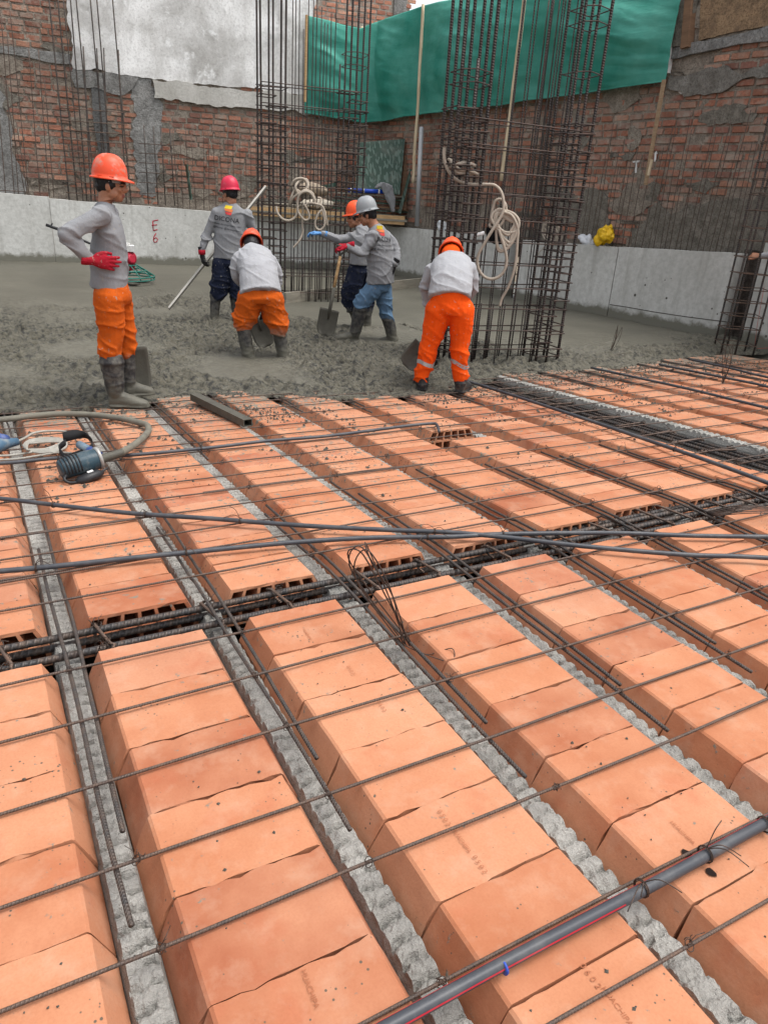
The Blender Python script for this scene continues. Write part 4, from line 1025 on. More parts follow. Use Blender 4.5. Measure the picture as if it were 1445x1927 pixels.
for i, (wl, p0, p1) in enumerate([(LW, (335, 352), (500, 364)), (LW, (335, 372), (500, 384)), (LW, (336, 330), (498, 343)), (RW, (800, 350), (900, 356)), (RW, (800, 375), (900, 383)), (RW, (800, 400), (900, 410))]):
    mb = MB(); mb.tube([wl.P(*wl.sz(*p0, -.13), -.125), wl.P(*wl.sz(*p1, -.13), -.125)], .006, 6); tag(mb.build('cross_bar', BARTHIN, None, True), 'thin horizontal bar tied across upright bars, ' + ['back wall, middle', 'back wall, lowest', 'back wall, highest', 'right of the pipe, highest', 'right of the pipe, middle', 'right of the pipe, lowest'][i], 'rebar')
# short thick grid right of the orange helmet
gr = empty('rebar_grid', LW.P(LW.sz(290, 380)[0], 1.05, -.14), 'short dark rebar grid on the wall above the red E6', 'rebar cage')
for x, yt in ((271, 236), (289, 238), (303, 236), (320, 238)):
    u = LW.sz(x+9, 385, -.14)[0]; mb = MB(); mb.tube([LW.P(u, .95, -.14), LW.P(*LW.sz(x, yt, -.14), -.14)], .011, 7); mb.build('upright_bar', BAR, gr, True)
for y in (270, 288, 306, 324, 343, 363):
    mb = MB(); mb.tube([LW.P(*LW.sz(262, y, -.13), -.12), LW.P(*LW.sz(334, y+4, -.13), -.12)], .007, 6); mb.build('cross_bar', BARTHIN, gr, True)
# tall column bars at the left
gl = empty('column_cage', LW.P(LW.sz(180, 375)[0], 1.05, -.15), 'tall dark column bars with ties on the back wall at the left', 'rebar cage')
for i, (xt, yt, xb, r) in enumerate([(90, -30, 131, .013), (107, -30, 146, .013), (118, -20, 157, .009), (131, -30, 164, .012), (141, -30, 180, .012), (168, -30, 205, .012), (180, -30, 214, .012), (210, -30, 247, .012), (157, 87, 172, .014), (182, 91, 197, .012), (196, 90, 208, .012), (224, 93, 238, .012)]):
    o_ = -.10-.10*(i % 2); mb = MB(); mb.tube(straight(LW.P(LW.sz(xb, 376, o_)[0], .95, o_), LW.P(*LW.sz(xt, yt, o_), o_), .4, .02, i), r, 7); mb.build('upright_bar', BAR, gl, True)
for i, y in enumerate((203, 226, 244, 262, 284, 303, 322, 341, 362)):
    for o_ in (-.09, -.21):
        mb = MB(); mb.tube([LW.P(*LW.sz(112+i*1.6, y, o_), o_), LW.P(*LW.sz(238+i*1.2, y+9, o_), o_)], .0075, 6); mb.build('tie', STIRRUP, gl, True)

# ---------------------------------------------------------------- rebar cages of the shear walls
def cage(name, label, base, u, v, length, elems, mids, zb, ztie, ztop, rbig, hoop_step, hor, loops=(), rmid=.0065, zmid=None, hr_=.0052, seed=1):
    rg = random.Random(seed); u = Vector(u).normalized(); v = Vector(v).normalized(); base = Vector(base)
    root = empty(name, base, label, 'rebar cage')
    P = lambda a, b, z: base+u*a+v*b+Vector((0, 0, z-base.z))
    for (a0, a1, b0, b1, nx, ny) in elems:
        for i in range(nx):
            for j in range(ny):
                a = a0+(a1-a0)*i/(nx-1); b = b0+(b1-b0)*j/(ny-1); zt_ = ztop+rg.uniform(-.05, .05)
                if rg.random() < .15: zt_ = ztie+rg.uniform(.3, .6)
                mb = MB(); mb.tube(straight(P(a, b, zb), P(a+rg.uniform(-.015, .015), b+rg.uniform(-.015, .015), zt_), .35, .012, a*7+b), rbig*rg.choice([1, 1, .9]), 8); mb.build('vertical_bar', BARSHADE, root, True)
        z = zb+.08; k = 0
        while z < ztie:
            e = .014+(.012 if k % 2 else 0); dz = rg.uniform(-.012, .012)
            q = [P(a0-e, b0-e, z+dz), P(a1+e, b0-e, z-dz+rg.uniform(-.008, .008)), P(a1+e, b1+e, z+rg.uniform(-.012, .012)), P(a0-e, b1+e, z)]
            if k % 3 == 2: am = a0+(a1-a0)*.62; q = [P(a0-e, b0-e, z+dz), P(am, b0-e, z), P(am, b1+e, z), P(a0-e, b1+e, z)]
            if k % 3 == 1 and nx > 2: am = a0+(a1-a0)*.36; q = [P(am, b0-e, z+dz), P(a1+e, b0-e, z), P(a1+e, b1+e, z), P(am, b1+e, z)]
            mb = MB(); mb.tube(q+[q[0]+Vector((0, 0, .008))]+[q[0].lerp(q[2], .16)+Vector((0, 0, .008))], hr_, 6, True); mb.build('hoop', TIESHADE, root)
            z += hoop_step*rg.uniform(.8, 1.2); k += 1
    for a in mids:
        for b in (elems[0][2]+.03, elems[0][3]-.03):
            zt_ = (zmid or ztop)+rg.uniform(-.25, .3); mb = MB()
            mb.tube(straight(P(a+rg.uniform(-.015, .015), b, zb), P(a+rg.uniform(-.02, .02), b, zt_), .4, .012, a*3+b), rmid, 7); mb.build('vertical_bar', BARSHADE, root, True)
            if rg.random() < .6: mb = MB(); mb.tube(straight(P(a+.02, b, zb), P(a+.03, b, zb+.6), .4, .012, a*3+b), rmid*1.2, 7); mb.build('vertical_bar', BARSHADE, root, True)
    z = zb+.16
    while z < ztie+.02:
        for b in (elems[0][2]-.02, elems[0][3]+.02):
            d1, d2 = rg.uniform(-.015, .015), rg.uniform(-.015, .015); mb = MB()
            mb.tube(straight(P(-.02, b, z+d1), P(length+.02, b, z+d2), .3, .008, z), .0062, 7); mb.build('horizontal_bar', TIESHADE, root, True)
        z += hor*rg.uniform(.93, 1.07)
    for (e, z) in loops:
        a0, a1, b0, b1 = elems[e][:4]; q = [P(a0, b0-.015, z), P((a0+a1)/2, b0-.03, z+.015), P(a1, b0-.01, z), P(a1, b1+.02, z-.01), P(a0+.03, b1+.02, z+.01)]
        mb = MB(); mb.tube(q+[q[0]], .0055, 6); mb.build('hoop', TIESHADE, root)
    return root
pa = cp(820, 684, .0); pb = cp(1047, 679, .0)
uu = (pb-pa); uu.z = 0; Lr = uu.length; uu.normalize(); vv_ = Vector((-uu.y, uu.x, 0))
el = .27
cage('column_cage', 'tall dense rebar cage standing in fresh concrete beside the orange trousered worker', pa, uu, vv_, Lr, [(0, el+.03, 0, .27, 3, 3), (Lr-el, Lr, 0, .27, 3, 2)], [el+.14+i*(Lr-2*el-.2)/5 for i in range(6)], ZC-.03, 2.17, 4.3, .0155, .080, .215, [(0, 2.45), (0, 2.35), (1, 2.55), (1, 2.95), (1, 3.07)], .0065, 3.7, .0066, 5)
pa2 = cp(495, 567, 0); pb2 = cp(674, 569, 0); u2 = (pb2-pa2); u2.z = 0; L2 = u2.length; u2.normalize(); v2 = Vector((-u2.y, u2.x, 0))
cage('column_cage', 'rebar cage in the middle, hung with a coiled hose', pa2, u2, v2, L2, [(0, .33, 0, .28, 3, 2), (L2-.33, L2, 0, .28, 3, 2)], [.33+.15+i*(L2-.95)/5 for i in range(6)], ZC-.03, 2.72, 5.6, .0155, .100, .25, [(1, 3.0), (1, 3.15), (1, 4.3), (1, 4.4)], .007, 3.6, .0068, 9)
# column bars in the slots of the right wall
def small_cage(label, corners, zb, zt_, r, step, ztie, jit=.02):
    c = corners[0]; root = empty('column_cage', (c[0], c[1], zb), label, 'rebar cage'); rg = random.Random(int(zt_*100)); n_ = len(corners)
    for q in corners:
        mb = MB(); mb.tube(straight((q[0], q[1], zb), (q[0]+rg.uniform(-jit, jit), q[1]+rg.uniform(-jit, jit), zt_-rg.uniform(0, .2)), .4, .015, q[0]), r, 8); mb.build('vertical_bar', BARBIG, root, True)
    z = zb+.12; hull = [corners[i] for i in ((0, 1, 2, 3) if n_ == 4 else (0, 2, 3, 5))]
    while z < ztie:
        ps = [Vector((q[0], q[1], z+rg.uniform(-.012, .012))) for q in hull]; cc_ = sum(ps, Vector())/4; ps = [cc_+(p-cc_)*1.08+Vector((0, 0, p.z-cc_.z-(p.z-cc_.z)*1.08)) for p in ps]
        mb = MB(); mb.tube(ps+[ps[0]], .0058, 6); mb.build('hoop', STIRRUP, root); z += step*rg.uniform(.85, 1.15)
    return root
uS = RW.sz(962, 540)[0]; uT = RW.sz(984, 548)[0]
cr = [(RW.P(u, 0, d).x, RW.P(u, 0, d).y) for (u, d) in ((uS+.02, -.02), ((uS+uT)/2, -.02), (uT-.02, -.02), (uT-.02, -.24), ((uS+uT)/2, -.24), (uS+.02, -.24))]
small_cage('column cage in the wall slot seen through the tall rebar cage', cr, ZC-.05, 4.6, .012, .16, 2.4)
mb = MB(); vs = [RW.P(u, z, d) for u in (uS-.15, uT+.15) for z in (-.4, 1.0) for d in (-.28, -.40)]; mb.add(vs, [(0, 1, 3, 2), (4, 6, 7, 5), (0, 4, 5, 1), (2, 3, 7, 6), (0, 2, 6, 4), (1, 5, 7, 3)]); mb.build('cement_render', RENDERC, br)
pc = cp(1357, 657, 0); pd = cp(1422, 662, 0)
ud = (pd-pc); ud.z = 0; ll = ud.length; ud.normalize(); vd = Vector((-ud.y, ud.x, 0))
cr2 = [tuple((pc+ud*a+vd*b).to_2d()) for a, b in ((0, 0), (.17, -.02), (.40, 0), (.40, .30), (.17, .32), (0, .30))]
small_cage('dark column cage at the right edge beside a hand', cr2, ZC-.05, 3.6, .0125, .175, 3.4)
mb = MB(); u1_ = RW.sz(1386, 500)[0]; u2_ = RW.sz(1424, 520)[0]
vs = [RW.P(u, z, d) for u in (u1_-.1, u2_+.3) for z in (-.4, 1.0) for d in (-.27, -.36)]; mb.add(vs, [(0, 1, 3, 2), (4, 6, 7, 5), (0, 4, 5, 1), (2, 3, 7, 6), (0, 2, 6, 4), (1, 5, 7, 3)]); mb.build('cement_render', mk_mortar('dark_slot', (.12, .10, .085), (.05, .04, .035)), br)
# ---------------------------------------------------------------- people
ZV = Vector((0, 0, 1))
SHIRT = mk_fabric('grey_shirt', (.235, .238, .248), (.19, .17, .14), .35)
SHIRT2 = mk_fabric('light_grey_shirt', (.34, .342, .358), (.25, .24, .21), .4)
ORANGE = mk_fabric('orange_trousers', (.50, .088, .008), (.20, .10, .045), .55, True, .16)
HIVIS = mk_fabric('bright_orange_trousers', (.78, .082, .005), (.4, .12, .03), .25)
NAVY = mk_fabric('navy_trousers', (.012, .016, .033), (.10, .095, .08), .35, True, .12)
JEANS = mk_fabric('faded_jeans', (.11, .19, .29), (.045, .075, .13), .5, True, .10)
BAND = mk_plain('reflective_band', (.30, .29, .28), .4, .2, 40)
GLOVE_R = mk_fabric('red_glove', (.33, .012, .025), (.12, .06, .04), .6); GLOVE_B = mk_fabric('blue_glove', (.10, .24, .48), (.25, .25, .23), .6); GLOVE_K = mk_fabric('dark_glove', (.03, .03, .032), (.12, .11, .1), .4)
H_OR = mk_helmet('orange_helmet', (.66, .062, .016), .8); H_PK = mk_helmet('pink_red_helmet', (.52, .014, .05), .25); H_GR = mk_helmet('grey_helmet', (.25, .262, .272), .15); H_OR2 = mk_helmet('bright_orange_helmet', (.74, .075, .012), .2)
HAIR = mk_plain('black_hair', (.010, .009, .010), .5, .3, 60)
SHOE = mk_plain('black_work_shoe', (.02, .019, .02), .5, .3, 40, (.12, .11, .095), .45, .3)
SKINC = (.34, .150, .082)

def remesh(mb, name, mat, vox, parent, smooth=3, post=None):
    me = mb.mesh(name+'_raw', mat); o = bpy.data.objects.new(name+'_raw', me); COL.objects.link(o)
    md = o.modifiers.new('r', 'REMESH'); md.mode = 'VOXEL'; md.voxel_size = vox
    if smooth: sm = o.modifiers.new('s', 'SMOOTH'); sm.factor = .5; sm.iterations = smooth
    bpy.context.view_layer.update()
    out = bpy.data.meshes.new_from_object(o.evaluated_get(bpy.context.evaluated_depsgraph_get())); bpy.data.objects.remove(o); bpy.data.meshes.remove(me)
    out.name = name; out.materials.clear(); out.materials.append(mat)
    if post: post(out)
    out.polygons.foreach_set('use_smooth', [True]*len(out.polygons)); out.update()
    return link(name, out, parent)
def wrinkle(amp, foci, fr=(9, 9, 20), seed=0):
    def f(me):
        nrm = [v.normal.copy() for v in me.vertices]; sv = Vector((seed*1.7, seed*.9, seed*2.3))
        for v, n in zip(me.vertices, nrm):
            p = v.co; wgt = .45
            for (c, r, k) in foci: wgt += k*math.exp(-((p-c).length/r)**2)
            wp = Vector((noise.noise(p*5+sv), noise.noise(p*5-sv), noise.noise(p*4+sv*2)))*.05
            q = p+wp; q = Vector((q.x*fr[0]+q.z*4, q.y*fr[1]-q.z*3, q.z*fr[2])); 
            a = max(0, 1-abs(noise.noise(q*.55+sv))*4.2); b = max(0, 1-abs(noise.noise(Vector((q.x+q.z*.5, q.y, q.z*.6))*.9-sv))*4.0); d = noise.noise(p*6+sv)
            v.co = p+n*(amp*(1.25*a*a+.8*b*b+.7*d-.35)*min(wgt, 1.6))
    return f
def limb(mb, pts, k=1.0, n=14, pad=0.0):
    """pts: (Vector, r)"""
    P_ = [p for p, r in pts]; r_ = [r*k+pad for p, r in pts]
    C_ = curve_pts(P_, 4); rr = []
    for i in range(len(P_)-1): rr += [r_[i]+(r_[i+1]-r_[i])*j/4 for j in range(4)]
    rr.append(r_[-1]); mb.tube(C_, rr, n); mb.ell(P_[0], (r_[0],)*3); mb.ell(P_[-1], (r_[-1]*.98,)*3)
def torso(mb, secs, across, k=1.0, n=22):
    """secs: (Vector, a, b)"""
    P_ = [s[0] for s in secs]; C_ = curve_pts(P_, 4); A_ = []; B_ = []
    for i in range(len(P_)-1):
        for j in range(4): t = j/4; A_.append(secs[i][1]*(1-t)+secs[i+1][1]*t); B_.append(secs[i][2]*(1-t)+secs[i+1][2]*t)
    A_.append(secs[-1][1]); B_.append(secs[-1][2]); out = []
    for i, c in enumerate(C_):
        T_ = (C_[min(i+1, len(C_)-1)]-C_[max(i-1, 0)]).normalized(); u = (across-T_*across.dot(T_)).normalized(); out.append((c, A_[i]*k, B_[i]*k, u, T_.cross(u)))
    mb.loft(out, n)
def frame(f, up):
    f = f.normalized(); r = f.cross(up).normalized(); u = r.cross(f); return Matrix((r, f, u)).transposed()   # columns: right, forward, up
def head(mb, C_, M, neck, cols):
    E = lambda c, rad: mb.ell(C_+M @ Vector(c), rad, M, 20, 14)
    E((0, -.012, .035), (.074, .092, .082)); E((0, .012, -.03), (.064, .078, .078)); E((0, .042, -.078), (.044, .044, .034)); E((0, .060, -.088), (.026, .022, .022))
    E((0, .083, .012), (.050, .018, .016)); E((0, .096, -.028), (.015, .022, .018)); E((0, .091, -.005), (.011, .016, .028)); E((.0, .079, -.060), (.026, .018, .008)); E((.0, .079, -.070), (.024, .016, .007))
    for s_ in (-1, 1): E((s_*.076, -.006, -.015), (.010, .019, .032)); E((s_*.040, .064, -.028), (.022, .020, .020)); E((s_*.05, .02, -.06), (.02, .04, .03))
    mb.tube([C_+M @ Vector((0, -.02, -.02)), C_.lerp(neck, .6)+M @ Vector((0, -.015, -.03)), neck], [.058, .056, .066], 16)
def skin_post(C_, M, lip=True):
    Mi = M.inverted()
    def f(me):
        a = me.color_attributes.new('col', 'FLOAT_COLOR', 'POINT'); out = []
        for v in me.vertices:
            q = Mi @ (v.co-C_); c = SKINC
            k = 1+.12*noise.noise(v.co*14)
            c = tuple(x*k for x in c)
            if q.y > .055 and -.010 < q.z < .002 and .017 < abs(q.x) < .043: c = (.02, .014, .012)
            elif q.y > .06 and .010 < q.z < .022 and .012 < abs(q.x) < .05: c = (.025, .014, .01)
            elif q.y > .074 and -.078 < q.z < -.055 and abs(q.x) < .026: c = (.20, .06, .045)
            elif q.y < .075 and q.z > .0 and (q.y < .02 or q.z > .045): c = (.03, .016, .012)
            out.append(c+(1,))
        a.data.foreach_set('color', np.array(out, np.float32).ravel())
    return f
def hand(mb, W_, d, back, side, s=1.0, curl=(.35, .45, .3), spread=.10, rf=.0092, thumb=.7):
    """W_: wrist, d: towards the fingertips, back: out of the back of the hand, side: towards the thumb"""
    d = d.normalized(); back = (back-d*back.dot(d)).normalized(); side = (side-d*side.dot(d)-back*side.dot(back)).normalized()
    mb.loft([(W_-d*.02*s, .026*s, .021*s, side, back), (W_+d*.015*s, .030*s, .020*s, side, back), (W_+d*.05*s, .041*s, .0165*s, side, back), (W_+d*.088*s, .042*s, .0145*s, side, back), (W_+d*.098*s, .038*s, .011*s, side, back)], 18)
    for k, (o_, L_) in enumerate(((.030, .074), (.0105, .083), (-.0095, .077), (-.029, .060))):
        p = W_+(d*(.083+(.004, .008, .004, -.006)[k])+side*o_)*s; dd_ = (d+side*(o_*spread*30)).normalized(); pts = [(p-dd_*.012*s, rf*1.05*s), (p, rf*1.08*s)]
        ax = dd_.cross(back).normalized(); an = 0; cf = curl[0]*(1+.12*(k-1.5)+.0)
        for j, fr_ in enumerate((.46, .30, .24)):
            an += curl[j]*(1+.10*(k-1))
            q = Matrix.Rotation(-an, 3, ax) @ dd_
            if q.dot(back) > 0.01 and an > 0: q = Matrix.Rotation(an, 3, ax) @ dd_
            p = p+q*(L_*fr_*s); pts.append((p, rf*(1-.07*(j+1))*s))
        mb.tube([a for a, b in pts], [b for a, b in pts], 10); mb.ell(pts[-1][0], (pts[-1][1],)*3, None, 10, 6); mb.ell(pts[1][0], (rf*1.12*s,)*3, None, 10, 6)
    t0 = W_+(d*.025+side*.030)*s; t1 = t0+(d*.030+side*.030*thumb-back*.008)*s; t2 = t1+(d*.030+side*.008*thumb-back*.008)*s; t3 = t2+(d*.024-side*.002)*s
    mb.tube([W_+d*.012*s+side*.014*s, t0, t1, t2, t3], [.015*s, .0145*s, .0125*s, .0108*s, .0085*s], 10); mb.ell(t3, (.0086*s,)*3, None, 10, 6)
def helmet(parent, C_, M, mat, s=.93, name='helmet'):
    mb = MB(); nu, nv = 40, 14; vs = []; fs = []
    for j in range(nv+1):
        ph = (math.pi/2)*j/nv
        for i in range(nu):
            th = 2*math.pi*i/nu; c, sn = math.cos(th), math.sin(th)
            x = .108*sn*math.sin(ph)**.80; y = .126*c*math.sin(ph)**.80; z = .150*math.cos(ph)**.88
            rg = math.exp(-(x/.016)**2)*.010*(1 if ph < 1.25 else .3)+.005*(math.exp(-((abs(x)-.047)/.009)**2))*(ph < 1.2)
            z += rg
            vs.append(Vector((x, y, z)))
    for k, (e, dz) in enumerate(((.005, -.003), (.016, -.008), (.017, -.013), (.003, -.011))):
        for i in range(nu):
            th = 2*math.pi*i/nu; c, sn = math.cos(th), math.sin(th); fx = e+(max(0, c)**3)*(.034 if k in (1, 2) else 0)
            vs.append(Vector(((.108+e)*sn, (.126+fx)*c, dz-(max(0, c)**3)*(.010 if k in (1, 2) else 0))))
    for j in range(nv+4):
        for i in range(nu):
            i2 = (i+1) % nu; fs.append((j*nu+i, (j+1)*nu+i, (j+1)*nu+i2, j*nu+i2))
    mb.add([C_+M @ (v*s) for v in vs], fs); o = mb.build(name, mat, parent, True)
    md = o.modifiers.new('t', 'SOLIDIFY'); md.thickness = .003
    mb = MB()
    for sx in (-1, 1):
        for yy in (-.05, .035): mb.cur = 0; c = C_+M @ (Vector((sx*.112*(1-(yy/.2)**2), yy, .004))*s); mb.box(c, (.010, .03, .009), M)
    b0 = mb.build('rain_channel_clip', mat, o)
    mb = MB(); ring = [C_+M @ (Vector((math.sin(t)*.080, math.cos(t)*.098-.004, -.020-.018*(math.cos(t) < -.3)))*s) for t in np.linspace(0, 2*math.pi, 28)]
    vs = []
    for p in ring: vs += [p+M @ Vector((0, 0, .014)), p-M @ Vector((0, 0, .014))]
    mb.add(vs, [(2*i, 2*i+1, 2*i+3, 2*i+2) for i in range(len(ring)-1)]); st = mb.build('headband', mk_plain('grey_strap', (.3, .3, .3), .7) if 'grey_strap' not in bpy.data.materials else bpy.data.materials['grey_strap'], o); st.modifiers.new('t', 'SOLIDIFY').thickness = .004
    return o
def hair(parent, C_, M, low=-.06):
    mb = MB(); mb.ell(C_+M @ Vector((0, -.016, .020)), (.082, .096, .098), M); mb.ell(C_+M @ Vector((0, -.055, -.015)), (.066, .052, .055+abs(low+.06)), M)
    for s_ in (-1, 1): mb.ell(C_+M @ Vector((s_*.068, .012, .0)), (.014, .018, .03), M)
    me_post = None
    Mi = M.inverted()
    def cut(me):
        bm = bmesh.new(); bm.from_mesh(me)
        kill = [v for v in bm.verts if (Mi @ (v.co-C_)).y > .045]
        bmesh.ops.delete(bm, geom=kill, context='VERTS')
        for v in bm.verts: v.co += v.normal*noise.noise(v.co*60)*.003
        bm.to_mesh(me); bm.free()
    return remesh(mb, 'hair', HAIR, .006, parent, 2, cut)
def boot(parent, pts, fdir, L_, mat, ground, name='boot', buried=False, w_=.05):
    """pts: shaft (Vector, r) top to ankle; the foot grows from the last point along fdir"""
    mb = MB(); limb(mb, pts, 1, 16)
    a, r = pts[-1]; f = fdir.copy(); f.z = 0; f.normalize(); s_ = Vector((f.y, -f.x, 0))
    heel = Vector((a.x, a.y, ground))-f*(r*.75)
    secs = []
    for t, hw_, hh in ((0, .032, .045), (.04, .043, .055), (.3, .043, .058), (.55, .047, .045), (.8, .049, .034), (.95, .036, .026), (1, .016, .014)):
        secs.append((heel+f*(L_*t)+ZV*(hh+.004), hw_*w_/.05, hh, s_, ZV))
    mb.loft(secs, 18)
    mb.loft([(heel+f*(L_*t)+ZV*.012, hw_*w_/.05, .012, s_, ZV) for t, hw_ in ((-.01, .03), (.05, .048), (.5, .047), (.8, .054), (.97, .036), (1.01, .02))], 16)
    if not buried: mb.tube([pts[0][0]+ZV*.004, pts[0][0]-ZV*.012], [pts[0][1]*1.06]*2, 18)
    return remesh(mb, name, mat, .0075, parent, 2, wrinkle(.0035, [(a+ZV*.08, .12, 1.0)], (6, 6, 22), 3))
def project(parent, shirt, pieces, v, mat, name, off=.006):
    """lay flat pieces (lists of world points, faces) on to a shirt, along the sight line v"""
    M_ = shirt.matrix_world; me = shirt.data
    bv = BVHTree.FromPolygons([x.co.copy() for x in me.vertices], [tuple(p.vertices) for p in me.polygons])
    mb = MB()
    for vs, fs in pieces:
        out = []
        for p in vs:
            h = bv.ray_cast(p-v*1.2, v, 3.0); out.append((h[0] if h[0] is not None else p)-v*off)
        mb.add(out, fs)
    return mb.build(name, mat, shirt)
def flat_text(txt, size, c, r, u):
    me = text_mesh(txt, size, WIRE); vs = [c+r*v.co.x+u*v.co.y for v in me.vertices]; fs = [tuple(p.vertices) for p in me.polygons]; bpy.data.meshes.remove(me); return vs, fs
def sub_quad(a, b, c, d, n=6):
    vs = []; fs = []
    for i in range(n+1):
        for j in range(n+1): vs.append(a.lerp(b, i/n).lerp(d.lerp(c, i/n), j/n))
    for i in range(n):
        for j in range(n): k = i*(n+1)+j; fs.append((k, k+n+1, k+n+2, k+1))
    return vs, fs

def person(label, base, P, fc, head_px, head_f, head_up, tor, arms, legs, boots, shirt, trous, hel, skin_hands=(), vox=.009, across=None, wseed=1, neck=None, shoes=None, k=.93):
    root = empty('person', base, label, 'person')
    fc = fc.normalized(); ac = across or Vector((fc.y, -fc.x, 0))
    hp = P(*head_px); M = frame(head_f, head_up) @ Matrix.Diagonal((.97, .97, .97))
    kl = (k+.96)/2; T_ = [(P(*q[:3]), q[3]*k, q[4]*k) for q in tor]; A_ = [[(P(*q[:3]), q[3]*k) for q in a] for a in arms]; Lg = [[(P(*q[:3]), q[3]*kl) for q in a] for a in legs]; Bt = [([(P(*q[:3]), q[3]) for q in b[0]], *b[1:]) for b in boots]
    nk = neck and P(*neck) or T_[-1][0]
    mb = MB(); head(mb, hp, M, nk, None); torso(mb, [(c, a_*.78, b_*.72) if i else (c, a_*.55, b_*.5) for i, (c, a_, b_) in enumerate(T_)], ac)
    for a in A_: limb(mb, a, .62)
    for l, b in zip(Lg, Bt): limb(mb, [(T_[0][0].lerp(l[0][0], .75), .085)]+[(p, r*.6) for p, r in l[:-1]]+[(b[0][0][0], b[0][0][1]*.6), (b[0][-1][0], .032)])
    for (W_, d, bk, sd_, kw) in skin_hands: hand(mb, W_, d, bk, sd_, **kw)
    remesh(mb, 'body', SKIN, .0065, root, 2, skin_post(hp, M))
    mb = MB(); torso(mb, T_[:-1]+[(T_[-1][0], T_[-1][1], T_[-1][2])], ac)
    for a in A_: limb(mb, [(a[0][0], a[0][1]*1.05)]+a[1:])
    foci = [(a[min(2, len(a)-1)][0], .12, 1.1) for a in A_]+[(T_[0][0], .22, .5)]+[(a[0][0], .14, .6) for a in A_]
    sh = remesh(mb, 'shirt', shirt, vox, root, 2, wrinkle(.0115, foci, (5, 5, 8), wseed))
    mb = MB()
    for l in Lg: limb(mb, l)
    a = T_[0][0]; hipc = (Lg[0][0][0]+Lg[1][0][0])/2; rr = (Lg[0][0][1]+Lg[1][0][1])/2
    tdir = (T_[1][0]-T_[0][0]).normalized(); wa_ = T_[0][0]+tdir*.06
    torso(mb, [(hipc-ZV*.03, rr*1.25, rr*1.05), (hipc+ZV*.02, max(rr*1.55, T_[0][1]*.86), rr*1.18), (wa_, T_[0][1]*.86, T_[0][2]*.86)], ac)
    foci = [(l[len(l)//2][0], .16, .9) for l in Lg]+[(l[-1][0], .14, 1.4) for l in Lg]
    tr = remesh(mb, 'trousers', trous, vox, root, 2, wrinkle(.0095, foci, (7, 7, 12), wseed+3))
    for b in Bt: boot(root, b[0], b[1], b[2], shoes or BOOT, b[3], 'shoe' if shoes else 'boot')
    if hel: helmet(root, hp+M @ Vector((0, -.006, .046)), M, hel)
    return root, sh, tr, hp, M
def glove(parent, W_, d, back, side, mat, cuff_from=None, **kw):
    mb = MB(); hand(mb, W_, d, back, side, s=kw.pop('s', 1.12), rf=.0105, **kw); dn = d.normalized()
    mb.tube([W_-dn*.065, W_+dn*.01], [.040, .031], 14)
    return remesh(mb, 'glove', mat, .0052, parent, 2, wrinkle(.0018, [(W_, .1, .6)], (40, 40, 40), 2))
def shovel(label, tip, end, nrm, bw=.21, bl=.30, shaft=TIMBER, dh=True, group='shovels', blade_mat=None):
    ax = (end-tip).normalized(); nrm = (nrm-ax*nrm.dot(ax)).normalized(); sd_ = ax.cross(nrm); root = empty('shovel', tip, label, 'shovel', group)
    mb = MB(); vs = []; nx, ny = 10, 12
    for j in range(ny+1):
        t = j/ny; wd = bw/2*(1 if t > .38 else math.sqrt(max(0, 1-((.38-t)/.38)**2))*.72+.28)
        for i in range(nx+1):
            q = (i/nx*2-1); vs.append(tip+ax*(bl*t)+sd_*(q*wd)+nrm*(.022*q*q-.02*math.sin(t*math.pi)*.6))
    mb.add(vs, [(j*(nx+1)+i, j*(nx+1)+i+1, (j+1)*(nx+1)+i+1, (j+1)*(nx+1)+i) for j in range(ny) for i in range(nx)])
    bl_ = mb.build('blade', blade_mat or MUDSTEEL, root, True); md = bl_.modifiers.new('t', 'SOLIDIFY'); md.thickness = .004
    mb = MB(); c0 = tip+ax*(bl*.62)-nrm*.008; c1 = tip+ax*(bl+.02); c2 = tip+ax*(bl+.24); mb.tube([c0, c1, c2], [.008, .020, .018], 12); mb.build('socket', MUDSTEEL, root, True)
    e_ = end-ax*.10 if dh else end; mb = MB(); mb.tube(straight(c2, e_, .1, .003, 3), .0165, 12); mb.build('shaft', shaft, root, True)
    if dh:
        mb = MB(); w_ = .055
        mb.tube(curve_pts([e_, e_+ax*.03+sd_*.012, e_+ax*.07+sd_*w_, end+sd_*w_], 5), .009, 10); mb.tube(curve_pts([e_, e_+ax*.03-sd_*.012, e_+ax*.07-sd_*w_, end-sd_*w_], 5), .009, 10); mb.tube([end-sd_*(w_+.008), end+sd_*(w_+.008)], .012, 10)
        mb.build('grip', MUDSTEEL, root, True)
    return root

